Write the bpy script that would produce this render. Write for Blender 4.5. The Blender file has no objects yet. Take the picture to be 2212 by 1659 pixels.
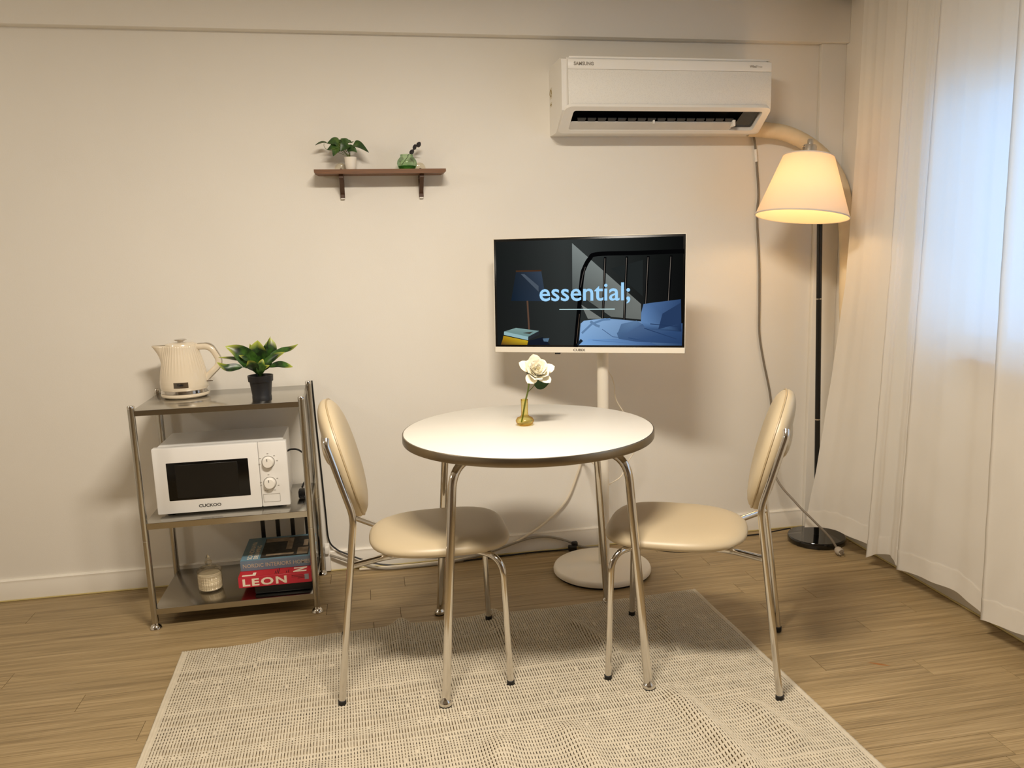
import bpy, bmesh, math, random
from mathutils import Vector, Matrix
from math import sin, cos, pi, radians, sqrt, tan

random.seed(7)
S = bpy.context.scene
COL = S.collection


def lin(c):
    return tuple((x / 12.92 if x <= 0.04045 else ((x + 0.055) / 1.055) ** 2.4) for x in [v / 255.0 for v in c])


# ------------------------------------------------------------------ camera
cam_data = bpy.data.cameras.new('camera')
cam = bpy.data.objects.new('camera', cam_data)
COL.objects.link(cam)
right = Vector((0.98152, -0.189612, -0.025822))
upv = Vector((0.059623, 0.1748, 0.982797))
fwd = Vector((0.181836, 0.966174, -0.182875))
m = Matrix.Identity(4)
for i in range(3):
    m[i][0] = right[i]
    m[i][1] = upv[i]
    m[i][2] = -fwd[i]
m[0][3], m[1][3], m[2][3] = 0.0, 0.0, 1.28
cam.matrix_world = m
cam_data.sensor_width = 36.0
cam_data.lens = 28.7069
cam_data.shift_x = -0.013032
cam_data.shift_y = 0.019028
cam_data.clip_start = 0.05
S.camera = cam

# ------------------------------------------------------------------ world, lamps, exposure
W = bpy.data.worlds.new('daylight')
S.world = W
W.use_nodes = True
bg = W.node_tree.nodes['Background']
bg.inputs[0].default_value = (0.27, 0.56, 1.0, 1)
bg.inputs[1].default_value = 3.8


def area(name, loc, target, sx, sy, power, col):
    L = bpy.data.lights.new(name, 'AREA')
    L.shape = 'RECTANGLE'
    L.size, L.size_y = sx, sy
    L.energy = power
    L.color = col
    o = bpy.data.objects.new(name, L)
    COL.objects.link(o)
    o.location = loc
    d = Vector(target) - Vector(loc)
    o.rotation_euler = d.to_track_quat('-Z', 'Y').to_euler()
    return o


area('ceiling_lamp', (0.20, 1.42, 2.27), (0.20, 1.42, 0), 0.62, 0.22, 64, (1.0, 0.90, 0.765))
area('kitchen_lamp', (-2.3, 1.92, 1.95), (0.4, 2.45, 0.75), 0.22, 0.22, 6, (1.0, 0.92, 0.80))

S.view_settings.view_transform = 'Standard'
S.view_settings.look = 'None'
S.view_settings.gamma = 1.0
S.view_settings.use_curve_mapping = False
S.view_settings.exposure = 0.0
S.cycles.transparent_max_bounces = 32


# ------------------------------------------------------------------ helpers: materials
def newmat(name):
    mt = bpy.data.materials.new(name)
    mt.use_nodes = True
    nt = mt.node_tree
    return mt, nt, nt.nodes['Principled BSDF']


def mat(name, col, rough=0.5, metal=0.0, var=0.04, vscale=12.0, bump=0.0, bscale=150.0, spec=0.5, coat=0.0, stretch=None):
    mt, nt, p = newmat(name)
    c = lin(col)
    N = nt.nodes
    tc = N.new('ShaderNodeTexCoord')
    mp = N.new('ShaderNodeMapping')
    nt.links.new(tc.outputs['Object'], mp.inputs['Vector'])
    if stretch:
        mp.inputs['Scale'].default_value = stretch
    nz = N.new('ShaderNodeTexNoise')
    nz.inputs['Scale'].default_value = vscale
    nz.inputs['Detail'].default_value = 3
    nt.links.new(mp.outputs[0], nz.inputs['Vector'])
    rp = N.new('ShaderNodeValToRGB')
    rp.color_ramp.elements[0].position = 0.3
    rp.color_ramp.elements[1].position = 0.7
    rp.color_ramp.elements[0].color = tuple(max(0, x * (1 - var)) for x in c) + (1,)
    rp.color_ramp.elements[1].color = tuple(min(1, x * (1 + var)) for x in c) + (1,)
    nt.links.new(nz.outputs[0], rp.inputs[0])
    nt.links.new(rp.outputs[0], p.inputs['Base Color'])
    p.inputs['Roughness'].default_value = rough
    p.inputs['Metallic'].default_value = metal
    p.inputs['Specular IOR Level'].default_value = spec
    if coat:
        p.inputs['Coat Weight'].default_value = coat
        p.inputs['Coat Roughness'].default_value = 0.05
    if bump:
        n2 = N.new('ShaderNodeTexNoise')
        n2.inputs['Scale'].default_value = bscale
        n2.inputs['Detail'].default_value = 2
        nt.links.new(mp.outputs[0], n2.inputs['Vector'])
        b = N.new('ShaderNodeBump')
        b.inputs['Strength'].default_value = bump
        b.inputs['Distance'].default_value = 0.002
        nt.links.new(n2.outputs[0], b.inputs['Height'])
        nt.links.new(b.outputs[0], p.inputs['Normal'])
    return mt


def emis(name, col, strength=1.0):
    mt, nt, p = newmat(name)
    nt.nodes.remove(p)
    e = nt.nodes.new('ShaderNodeEmission')
    e.inputs[0].default_value = lin(col) + (1,)
    e.inputs[1].default_value = strength
    nt.links.new(e.outputs[0], nt.nodes['Material Output'].inputs[0])
    return mt


def thin_glass(name, col, refl=0.5, deep=None):
    """thin coloured glass: light goes straight through, tinted, with a fresnel reflection"""
    mt, nt, p = newmat(name)
    nt.nodes.remove(p)
    N = nt.nodes
    tr = N.new('ShaderNodeBsdfTransparent')
    gl = N.new('ShaderNodeBsdfGlossy')
    gl.inputs['Roughness'].default_value = 0.03
    lw = N.new('ShaderNodeLayerWeight')
    lw.inputs['Blend'].default_value = 0.35
    rp = N.new('ShaderNodeValToRGB')
    rp.color_ramp.elements[0].color = lin(col) + (1,)
    rp.color_ramp.elements[0].position = 0.2
    rp.color_ramp.elements[1].color = lin(deep or col) + (1,)
    rp.color_ramp.elements[1].position = 0.95
    nt.links.new(lw.outputs['Facing'], rp.inputs[0])
    nt.links.new(rp.outputs[0], tr.inputs[0])
    ml = N.new('ShaderNodeMath')
    ml.operation = 'MULTIPLY'
    ml.inputs[1].default_value = refl
    nt.links.new(lw.outputs['Fresnel'], ml.inputs[0])
    mx = N.new('ShaderNodeMixShader')
    nt.links.new(ml.outputs[0], mx.inputs[0])
    nt.links.new(tr.outputs[0], mx.inputs[1])
    nt.links.new(gl.outputs[0], mx.inputs[2])
    nt.links.new(mx.outputs[0], N['Material Output'].inputs[0])
    return mt


def cloth_sheer(name, col, transl=0.45, transp=0.12, bump=0.3):
    mt, nt, p = newmat(name)
    nt.nodes.remove(p)
    N = nt.nodes
    c = lin(col) + (1,)
    df = N.new('ShaderNodeBsdfDiffuse')
    tl = N.new('ShaderNodeBsdfTranslucent')
    tp = N.new('ShaderNodeBsdfTransparent')
    df.inputs[0].default_value = c
    tl.inputs[0].default_value = c
    tc = N.new('ShaderNodeTexCoord')
    nz = N.new('ShaderNodeTexNoise')
    nz.inputs['Scale'].default_value = 60
    nt.links.new(tc.outputs['Object'], nz.inputs['Vector'])
    b = N.new('ShaderNodeBump')
    b.inputs['Strength'].default_value = bump
    b.inputs['Distance'].default_value = 0.001
    nt.links.new(nz.outputs[0], b.inputs['Height'])
    nt.links.new(b.outputs[0], df.inputs['Normal'])
    m1 = N.new('ShaderNodeMixShader')
    m1.inputs[0].default_value = transl
    nt.links.new(df.outputs[0], m1.inputs[1])
    nt.links.new(tl.outputs[0], m1.inputs[2])
    m2 = N.new('ShaderNodeMixShader')
    m2.inputs[0].default_value = transp
    nt.links.new(m1.outputs[0], m2.inputs[1])
    nt.links.new(tp.outputs[0], m2.inputs[2])
    nt.links.new(m2.outputs[0], N['Material Output'].inputs[0])
    return mt


# ------------------------------------------------------------------ helpers: geometry
class MB:
    def __init__(s):
        s.v, s.f, s.mi = [], [], []

    def add(s, vs, fs, mi=0):
        o = len(s.v)
        s.v += [tuple(v) for v in vs]
        s.f += [tuple(i + o for i in f) for f in fs]
        s.mi += [mi] * len(fs)
        return s

    def box(s, x0, x1, y0, y1, z0, z1, mi=0):
        vs = [(x, y, z) for z in (z0, z1) for y in (y0, y1) for x in (x0, x1)]
        fs = [(0, 2, 3, 1), (4, 5, 7, 6), (0, 1, 5, 4), (1, 3, 7, 5), (3, 2, 6, 7), (2, 0, 4, 6)]
        return s.add(vs, fs, mi)

    def rbox(s, x0, x1, y0, y1, z0, z1, bev=0.003, seg=2, mi=0, mtx=None):
        bm = bmesh.new()
        bmesh.ops.create_cube(bm, size=1.0)
        for v in bm.verts:
            v.co = Vector(((x0 + x1) / 2 + v.co.x * (x1 - x0), (y0 + y1) / 2 + v.co.y * (y1 - y0), (z0 + z1) / 2 + v.co.z * (z1 - z0)))
        bmesh.ops.bevel(bm, geom=list(bm.edges), offset=bev, segments=seg, affect='EDGES', profile=0.5)
        return s.bm(bm, mi, mtx)

    def bm(s, bm, mi=0, mtx=None):
        if mtx is not None:
            bm.transform(mtx)
        bm.verts.ensure_lookup_table()
        bm.verts.index_update()
        s.add([v.co[:] for v in bm.verts], [[v.index for v in f.verts] for f in bm.faces], mi)
        bm.free()
        return s

    def lathe(s, prof, seg=32, c=(0, 0, 0), mi=0, mtx=None, capb=True, capt=True, rmod=None):
        vs, fs = [], []
        n = len(prof)
        for (r, z) in prof:
            for k in range(seg):
                a = 2 * pi * k / seg
                rr = r * (rmod(a, z) if rmod else 1)
                vs.append(Vector((rr * cos(a), rr * sin(a), z)))
        for i in range(n - 1):
            for k in range(seg):
                k2 = (k + 1) % seg
                fs.append((i * seg + k, i * seg + k2, (i + 1) * seg + k2, (i + 1) * seg + k))
        if capb:
            fs.append(tuple(reversed(range(seg))))
        if capt:
            fs.append(tuple(range((n - 1) * seg, n * seg)))
        if mtx is not None:
            vs = [mtx @ v for v in vs]
        else:
            vs = [v + Vector(c) for v in vs]
        return s.add(vs, fs, mi)

    def tube(s, path, r, seg=12, mi=0, caps=True, flat=None):
        """sweep; r may be a number or list; flat=(a,b) gives an elliptic section"""
        P = [Vector(p) for p in path]
        n = len(P)
        T = []
        for i in range(n):
            t = (P[min(i + 1, n - 1)] - P[max(i - 1, 0)])
            T.append(t.normalized() if t.length > 1e-9 else Vector((0, 0, 1)))
        up = Vector((0, 0, 1)) if abs(T[0].z) < 0.9 else Vector((0, 1, 0))
        nrm = T[0].cross(up).normalized()
        vs, fs = [], []
        for i in range(n):
            nrm = (nrm - T[i] * nrm.dot(T[i]))
            nrm = nrm.normalized()
            bi = T[i].cross(nrm)
            ri = r[i] if isinstance(r, (list, tuple)) else r
            fa, fb = flat if flat else (1, 1)
            for k in range(seg):
                a = 2 * pi * k / seg
                vs.append(P[i] + nrm * (cos(a) * ri * fa) + bi * (sin(a) * ri * fb))
        for i in range(n - 1):
            for k in range(seg):
                k2 = (k + 1) % seg
                fs.append((i * seg + k, (i + 1) * seg + k, (i + 1) * seg + k2, i * seg + k2))
        if caps:
            fs.append(tuple(range(seg)))
            fs.append(tuple(reversed(range((n - 1) * seg, n * seg))))
        return s.add(vs, fs, mi)

    def grid(s, nu, nv, fn, mi=0, closeu=False):
        vs = [fn(i / (nu if closeu else nu - 1), j / (nv - 1)) for j in range(nv) for i in range(nu)]
        fs = []
        for j in range(nv - 1):
            for i in range(nu if closeu else nu - 1):
                i2 = (i + 1) % nu
                fs.append((j * nu + i, j * nu + i2, (j + 1) * nu + i2, (j + 1) * nu + i))
        return s.add(vs, fs, mi)

    def poly(s, pts, mi=0):
        return s.add(pts, [tuple(range(len(pts)))], mi)

    def prism(s, pts2, d0, d1, axis='Y', mi=0):
        """pts2 polygon in the two other axes, extruded from d0 to d1"""
        n = len(pts2)

        def mk(p, d):
            if axis == 'Y':
                return (p[0], d, p[1])
            if axis == 'X':
                return (d, p[0], p[1])
            return (p[0], p[1], d)
        vs = [mk(p, d0) for p in pts2] + [mk(p, d1) for p in pts2]
        fs = [tuple(range(n)), tuple(reversed(range(n, 2 * n)))]
        for i in range(n):
            j = (i + 1) % n
            fs.append((i, i + n, j + n, j))
        return s.add(vs, fs, mi)


def worigin(o):
    v = Vector((0, 0, 0))
    while o is not None:
        v += o.location
        o = o.parent
    return v


def make(name, mb, mats, parent=None, label=None, smooth=40, at=None, fixn=True):
    """link mb as ONE mesh object; its coordinates are world coordinates"""
    me = bpy.data.meshes.new(name)
    org = worigin(parent) if parent else Vector((0, 0, 0))
    a = Vector(at) if at is not None else org
    me.from_pydata([tuple(Vector(v) - a) for v in mb.v], [], mb.f)
    if not isinstance(mats, (list, tuple)):
        mats = [mats]
    for mt in mats:
        me.materials.append(mt)
    if len(mats) > 1:
        me.polygons.foreach_set('material_index', mb.mi)
    if fixn:
        b = bmesh.new()
        b.from_mesh(me)
        bmesh.ops.recalc_face_normals(b, faces=b.faces)
        b.to_mesh(me)
        b.free()
    if smooth:
        me.polygons.foreach_set('use_smooth', [True] * len(me.polygons))
        me.set_sharp_from_angle(angle=radians(smooth))
    me.update()
    o = bpy.data.objects.new(name, me)
    COL.objects.link(o)
    o.location = a - org
    if parent:
        o.parent = parent
    if label:
        o['label'] = label
    return o


def thing(name, label, cat, loc, group=None):
    o = bpy.data.objects.new(name, None)
    o.empty_display_size = 0.05
    COL.objects.link(o)
    o.location = loc
    o['label'] = label
    o['category'] = cat
    if group:
        o['group'] = group
    return o


def tag(o, label, cat, group=None):
    o['label'] = label
    o['category'] = cat
    if group:
        o['group'] = group
    return o


def struct(name, mb, mats, parent=None, smooth=40):
    o = make(name, mb, mats, parent, smooth=smooth)
    if parent is None:
        o['kind'] = 'structure'
    return o


def fillet(pts, rad, seg=6):
    """round the inner corners of a polyline"""
    P = [Vector(p) for p in pts]
    out = [P[0]]
    for i in range(1, len(P) - 1):
        r = rad[i] if isinstance(rad, dict) and i in rad else (rad if not isinstance(rad, dict) else 0)
        if not r:
            out.append(P[i])
            continue
        a = (P[i - 1] - P[i])
        b = (P[i + 1] - P[i])
        ra = min(r, a.length * 0.48, b.length * 0.48)
        p0 = P[i] + a.normalized() * ra
        p1 = P[i] + b.normalized() * ra
        for k in range(seg + 1):
            t = k / seg
            out.append(p0 * (1 - t) ** 2 + P[i] * 2 * t * (1 - t) + p1 * t ** 2)
    out.append(P[-1])
    return out


def spline(pts, n=8):
    """Catmull-Rom through pts"""
    P = [Vector(p) for p in pts]
    P = [P[0] * 2 - P[1]] + P + [P[-1] * 2 - P[-2]]
    out = []
    for i in range(1, len(P) - 2):
        for k in range(n):
            t = k / n
            a, b, c, d = P[i - 1], P[i], P[i + 1], P[i + 2]
            out.append(0.5 * ((2 * b) + (c - a) * t + (2 * a - 5 * b + 4 * c - d) * t * t + (3 * b - a - 3 * c + d) * t ** 3))
    out.append(P[-2])
    return out


def text(name, body, size, mtx, mt, parent, extr=0.0004, bold=0.0, align='CENTER', sx=1.0, space=1.0):
    cu = bpy.data.curves.new('lettering_curve', 'FONT')
    cu.body = body
    cu.size = size
    cu.extrude = extr
    cu.offset = bold
    cu.align_x = align
    cu.space_character = space
    cu.resolution_u = 3
    ob = bpy.data.objects.new('lettering_tmp', cu)
    COL.objects.link(ob)
    bpy.context.view_layer.update()
    me = bpy.data.meshes.new_from_object(ob.evaluated_get(bpy.context.evaluated_depsgraph_get()))
    bpy.data.objects.remove(ob)
    org = worigin(parent)
    me.transform(Matrix.Translation(-org) @ mtx @ Matrix.Diagonal((sx, 1, 1, 1)))
    me.materials.clear()
    me.materials.append(mt)
    me.name = name
    o = bpy.data.objects.new(name, me)
    COL.objects.link(o)
    o.parent = parent
    return o


FRONT = Matrix.Rotation(pi / 2, 4, 'X')     # text standing up, facing -Y


def at(x, y, z):
    return Matrix.Translation((x, y, z))


# ------------------------------------------------------------------ materials
M_wall = mat('wallpaper', (236, 231, 221), 0.85, var=0.012, vscale=3, bump=0.10, bscale=260, spec=0.2)
M_trimw = mat('white_trim_paint', (238, 232, 220), 0.45, var=0.01)
M_ceil = mat('ceiling_paper', (236, 232, 224), 0.9, var=0.01)
M_steel = mat('brushed_steel', (188, 185, 178), 0.20, 1.0, var=0.03, vscale=40, stretch=(1, 30, 30))
M_chrome = mat('chrome', (214, 210, 204), 0.10, 1.0, var=0.01)
M_black = mat('black_plastic', (14, 14, 15), 0.4, var=0.1)
M_rubber = mat('black_rubber', (16, 15, 15), 0.6, var=0.1)
M_white = mat('white_plastic', (240, 236, 228), 0.35, var=0.01)
M_vinyl = mat('cream_vinyl', (190, 173, 142), 0.42, var=0.015, vscale=5, bump=0.05, bscale=120)
M_glossblack = mat('gloss_black', (8, 8, 9), 0.08, var=0.1, coat=0.6)


def floor_mat():
    mt, nt, p = newmat('oak_plank')
    N = nt.nodes
    L = nt.links.new
    tc = N.new('ShaderNodeTexCoord')
    oi = N.new('ShaderNodeObjectInfo')
    cmb = N.new('ShaderNodeCombineXYZ')
    ml = N.new('ShaderNodeMath')
    ml.operation = 'MULTIPLY'
    ml.inputs[1].default_value = 37.0
    L(oi.outputs['Random'], ml.inputs[0])
    L(ml.outputs[0], cmb.inputs[0])
    L(ml.outputs[0], cmb.inputs[1])
    ad = N.new('ShaderNodeVectorMath')
    ad.operation = 'ADD'
    L(tc.outputs['Object'], ad.inputs[0])
    L(cmb.outputs[0], ad.inputs[1])

    def noise(scale, sc, det, dist=0.0):
        mp = N.new('ShaderNodeMapping')
        mp.inputs['Scale'].default_value = sc
        L(ad.outputs[0], mp.inputs[0])
        n = N.new('ShaderNodeTexNoise')
        n.inputs['Scale'].default_value = scale
        n.inputs['Detail'].default_value = det
        n.inputs['Distortion'].default_value = dist
        L(mp.outputs[0], n.inputs['Vector'])
        return n
    n1 = noise(6, (0.35, 9, 1), 5, 0.4)
    n2 = noise(30, (0.12, 9, 1), 4, 0.2)
    mx = N.new('ShaderNodeMath')
    mx.operation = 'MULTIPLY_ADD'
    mx.inputs[1].default_value = 0.55
    L(n2.outputs[0], mx.inputs[0])
    m5 = N.new('ShaderNodeMath')
    m5.operation = 'MULTIPLY'
    m5.inputs[1].default_value = 0.45
    L(n1.outputs[0], m5.inputs[0])
    L(m5.outputs[0], mx.inputs[2])
    rp = N.new('ShaderNodeValToRGB')
    e = rp.color_ramp.elements
    e[0].position = 0.34
    e[0].color = lin((120, 101, 71)) + (1,)
    e[1].position = 0.66
    e[1].color = lin((176, 153, 115)) + (1,)
    k = rp.color_ramp.elements.new(0.5)
    k.color = lin((152, 130, 93)) + (1,)
    L(mx.outputs[0], rp.inputs[0])
    hs = N.new('ShaderNodeHueSaturation')
    mr = N.new('ShaderNodeMapRange')
    mr.inputs[3].default_value = 0.93
    mr.inputs[4].default_value = 1.07
    L(oi.outputs['Random'], mr.inputs[0])
    L(mr.outputs[0], hs.inputs['Value'])
    L(rp.outputs[0], hs.inputs['Color'])
    L(hs.outputs[0], p.inputs['Base Color'])
    p.inputs['Roughness'].default_value = 0.42
    p.inputs['Specular IOR Level'].default_value = 0.35
    b = N.new('ShaderNodeBump')
    b.inputs['Strength'].default_value = 0.12
    b.inputs['Distance'].default_value = 0.001
    L(n2.outputs[0], b.inputs['Height'])
    L(b.outputs[0], p.inputs['Normal'])
    return mt


M_floor = floor_mat()

# ------------------------------------------------------------------ room shell
YB = 3.312
XR = 2.02
XL, YF, ZC = -2.6, -1.6, 2.34
struct('wall_back', MB().box(XL, XR + 0.1, YB, YB + 0.1, -0.02, ZC), M_wall)
struct('trim_1', MB().rbox(XL, XR, 3.268, YB, 2.094, ZC, 0.003, 2), M_wall)
struct('trim_2', MB().rbox(1.907, XR, 3.288, YB, 0, 2.094, 0.003, 2), M_wall)
struct('wall_left', MB().box(XL - 0.1, XL, YF, YB, -0.02, ZC), M_wall)
struct('wall_front', MB().box(XL, XR, YF - 0.1, YF, -0.02, ZC), mat('reflection_tan', (136, 119, 100), 0.6))  # unseen wall; tan chosen for bounce and the metal's reflections, no wardrobe there
struct('ceiling', MB().box(XL, XR + 0.1, YF, YB + 0.1, ZC, ZC + 0.06), M_ceil)
WY0, WY1, WZ0, WZ1 = 0.5, 2.66, 0.90, 1.82
wr = MB()
wr.box(XR, XR + 0.14, YF, WY0, -0.02, ZC)
wr.box(XR, XR + 0.14, WY1, YB, -0.02, ZC)
wr.box(XR, XR + 0.14, WY0, WY1, -0.02, WZ0)
wr.box(XR, XR + 0.14, WY0, WY1, WZ1, ZC)
struct('wall_right', wr, M_wall)
# skirting boards: a flat board with a rounded top bead
bp = [(3.300, 0.0), (3.312, 0.0), (3.312, 0.086), (3.304, 0.086), (3.300, 0.081), (3.301, 0.072), (3.3, 0.07)]
struct('baseboard_back', MB().prism(bp, XL, 1.905, 'X'), M_trimw)
M_baser = mat('grey_skirting', (214, 208, 196), 0.5, var=0.01)
struct('baseboard_right', MB().rbox(XR - 0.010, XR, YF, 3.285, 0.0, 0.085, 0.002, 1), M_baser)
M_bead = mat('yellowed_sealant', (196, 178, 120), 0.5, var=0.05)
struct('trim_3', MB().rbox(XR - 0.016, XR - 0.009, YF, 3.28, 0.0, 0.006, 0.002, 1), M_bead)
struct('trim_4', MB().rbox(XL, 1.905, 3.294, 3.301, 0.0, 0.006, 0.002, 1), M_bead)

fl = struct('floor', MB().box(XL, XR, YF, YB, -0.03, -0.004), mat('plank_bed', (96, 74, 50), 0.8))
PW = 0.0975
PL = 1.367
seen = {0: 0.05, 1: -0.216, 2: -0.057, 3: 0.077, 4: -0.213, -1: -0.047, -5: 0.223, -7: 1.305 - PL, -8: 1.60 - PL, 5: 0.6}
plank_mesh = None
r0 = 2.772
row = -16
rnd = random.Random(3)
while r0 + row * PW < YB:
    y0 = r0 + row * PW
    y1 = min(y0 + PW, YB)
    off = seen.get(row, rnd.uniform(-PL / 2, PL / 2))
    x = off - 3 * PL
    while x < XR:
        a, b = max(x, XL), min(x + PL, XR)
        if b - a > 0.02:
            full = abs((b - a) - PL) < 1e-6 and abs((y1 - y0) - PW) < 1e-6
            if full and plank_mesh:
                o = bpy.data.objects.new('plank', plank_mesh)
                COL.objects.link(o)
                o.location = (a, y0, 0)
                o.parent = fl
            else:
                g = 0.0006
                o = make('plank', MB().rbox(a + g, b - g, y0 + g * 0.5, y1 - g * 0.5, -0.004, 0.0, 0.0006, 1), M_floor, fl, smooth=0, at=(a, y0, 0))
                if full:
                    plank_mesh = o.data
        x += PL
    row += 1
# the part of the floor behind the camera, out of the picture
fs_ = struct('floor_sheet', MB().box(XL, XR, YF, r0 - 16 * PW, -0.004, 0.0), M_floor, fl)
M_stain = mat('brown_stain', (150, 96, 44), 0.5)
st = MB()
st.grid(9, 3, lambda u, v: (1.455 + 0.055 * u, 2.105 - 0.035 * u + (v - 0.5) * 0.012 * sin(pi * u), 0.0004))
make('scuff', st, M_stain, fl, label='brown scuff mark on a plank')

# window behind the curtain
win = MB()
for (y0, y1, z0, z1) in ((WY0, WY0 + 0.05, WZ0, WZ1), (WY1 - 0.05, WY1, WZ0, WZ1), (WY0, WY1, WZ0, WZ0 + 0.05), (WY0, WY1, WZ1 - 0.05, WZ1), (1.53, 1.59, WZ0, WZ1)):
    win.box(XR + 0.03, XR + 0.09, y0, y1, z0, z1)
w1 = struct('window_1', win, M_white)
gm = thin_glass('window_glass', (236, 244, 248), 0.5)
for (a, b) in ((WY0 + 0.05, 1.53), (1.59, WY1 - 0.05)):
    make('pane', MB().box(XR + 0.055, XR + 0.06, a, b, WZ0 + 0.05, WZ1 - 0.05), gm, w1)
M_sill = mat('brown_wood_sill', (150, 104, 66), 0.5, var=0.1, stretch=(20, 1, 20))
make('sill', MB().rbox(1.945, XR + 0.03, WY0 - 0.03, 2.425, WZ0 - 0.026, WZ0 + 0.004, 0.003, 2), M_sill, w1, label='brown wooden window sill')

# ------------------------------------------------------------------ rug (open weave cotton)
M_rug = mat('rug_cotton', (200, 189, 168), 0.9, var=0.07, vscale=25, bump=0.5, bscale=900, spec=0.1)
RA = radians(1.64)
RO = Vector((-0.671, 2.681, 0))
ru = Vector((cos(RA), sin(RA), 0))
rv = Vector((sin(RA), -cos(RA), 0))
RW, RH = 1.822, 1.26


def ridge(p, a, b, w, h):
    a, b = Vector(a), Vector(b)
    d = b - a
    t = max(0.0, min(1.0, (p - a).dot(d) / d.length_squared))
    q = (p - (a + d * t)).length
    e = min(1.0, (1 - abs(2 * t - 1)) * 2.5 + 0.35)
    return h * e * math.exp(-(q / w) ** 2)


# wrinkles: start, end, width, height, 1 when it begins at the back hem
RID = [((0.050, 2.74), (0.020, 2.44), 0.026, 0.026, 1), ((0.365, 2.74), (0.405, 2.34), 0.026, 0.030, 1), ((-0.36, 2.72), (-0.42, 2.30), 0.05, 0.012, 1),
       ((0.79, 2.12), (0.88, 1.58), 0.034, 0.026, 0), ((0.30, 1.99), (0.22, 1.66), 0.040, 0.020, 0), ((0.46, 2.00), (0.50, 1.70), 0.040, 0.018, 0), ((-0.18, 1.97), (-0.26, 1.56), 0.05, 0.018, 0),
       ((0.62, 2.62), (0.74, 2.26), 0.022, 0.014, 0), ((0.97, 2.60), (0.90, 2.28), 0.03, 0.012, 0), ((-0.1, 2.34), (0.12, 2.33), 0.03, 0.005, 0), ((0.98, 2.0), (1.05, 1.72), 0.03, 0.015, 0), ((-0.45, 1.95), (-0.48, 1.6), 0.04, 0.012, 0)]


def rug_h(u, v):
    p = Vector((RO.x + ru.x * u + rv.x * v, RO.y + ru.y * u + rv.y * v))
    h = 0.0
    for a, b, w, hh, ed in RID:
        a2, b2 = Vector(a), Vector(b)
        d = b2 - a2
        t = (p - a2).dot(d) / d.length_squared
        tt = max(0.0, min(1.0, t))
        q = (p - (a2 + d * tt)).length
        if q > 3.2 * w:
            continue
        e = (1 - tt ** 1.5) if ed else min(1.0, (1 - abs(2 * tt - 1)) * 2.2)
        h += hh * e * math.exp(-(q / w) ** 2)
    h += 0.0010 * (1 + sin(u * 23 + 3 * v) * cos(v * 19 + u * 5))
    for (fx_, fy_) in FEET_ON_RUG:
        h *= 1 - math.exp(-(((p.x - fx_) ** 2 + (p.y - fy_) ** 2) / 0.035 ** 2))
    return h


FEET_ON_RUG = [(0.15, 2.151), (0.744, 2.106), (-0.1415, 2.228), (0.352, 2.224), (0.352, 2.676), (1.083, 1.962), (0.643, 2.185), (0.850, 2.587)]
rug = MB()
nu = 226
us = []
for i in range(nu):
    cell = RW / nu
    us += [i * cell, i * cell + cell * 0.22, i * cell + cell * 0.45]
us.append(RW)
rr = random.Random(5)
vs_, kinds = [0.0], []
v = 0.0
band = 0
while v < RH:
    band = rr.choice(['dense', 'open', 'open', 'slit', 'fine', 'fine', 'bold', 'cloth'])
    n, th, gp = {'dense': (3, 0.0055, 0.0060), 'open': (3, 0.0060, 0.0110), 'slit': (2, 0.0050, 0.0220), 'fine': (4, 0.0050, 0.0075), 'bold': (2, 0.0080, 0.0100), 'cloth': (1, 0.0110, 0.0040)}[band]
    for k in range(n):
        vs_.append(v + th)
        kinds.append('t')
        v += th
        if gp:
            vs_.append(v + gp)
            kinds.append(band)
            v += gp
NV = len(vs_)
ofs = 0
verts = []
for j, vv in enumerate(vs_):
    for i, uu in enumerate(us):
        wob = 0.0022 * sin(uu * 17 + 4 * sin(vv * 13)) + 0.0012 * sin(uu * 61 + vv * 90)
        jv = rr.uniform(-0.0006, 0.0006)
        p = RO + ru * (uu + rr.uniform(-0.0005, 0.0005)) + rv * (vv + jv + wob + 0.004 * sin(uu * 6))
        z = 0.0050 + rug_h(uu, vv) + (0.0016 if (i % 3 == 1) else 0.0) + (0.0010 if j % 2 else 0)
        verts.append((p.x, p.y, z))
nI = len(us)
faces = []
for j in range(NV - 1):
    kd = kinds[j]
    for i in range(nI - 1):
        c = i % 3
        cell = i // 3
        hole = False
        if kd != 't' and c == 2 and 1 < cell < nu - 2:
            hole = True
            if kd == 'dense' and rr.random() < 0.06:
                hole = False
            elif rr.random() < 0.006:
                hole = False
        if not hole:
            faces.append((j * nI + i, j * nI + i + 1, (j + 1) * nI + i + 1, (j + 1) * nI + i))
rug.add(verts, faces)
ro = make('rug', rug, M_rug, fixn=False, smooth=0, at=(0.25, 2.0, 0))
ro.data.polygons.foreach_set('use_smooth', [True] * len(ro.data.polygons))
sm = ro.modifiers.new('thickness', 'SOLIDIFY')
sm.thickness = 0.0028
sm.offset = -1
tag(ro, 'cream open-weave cotton rug rumpled under the white round table', 'rug')

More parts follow.
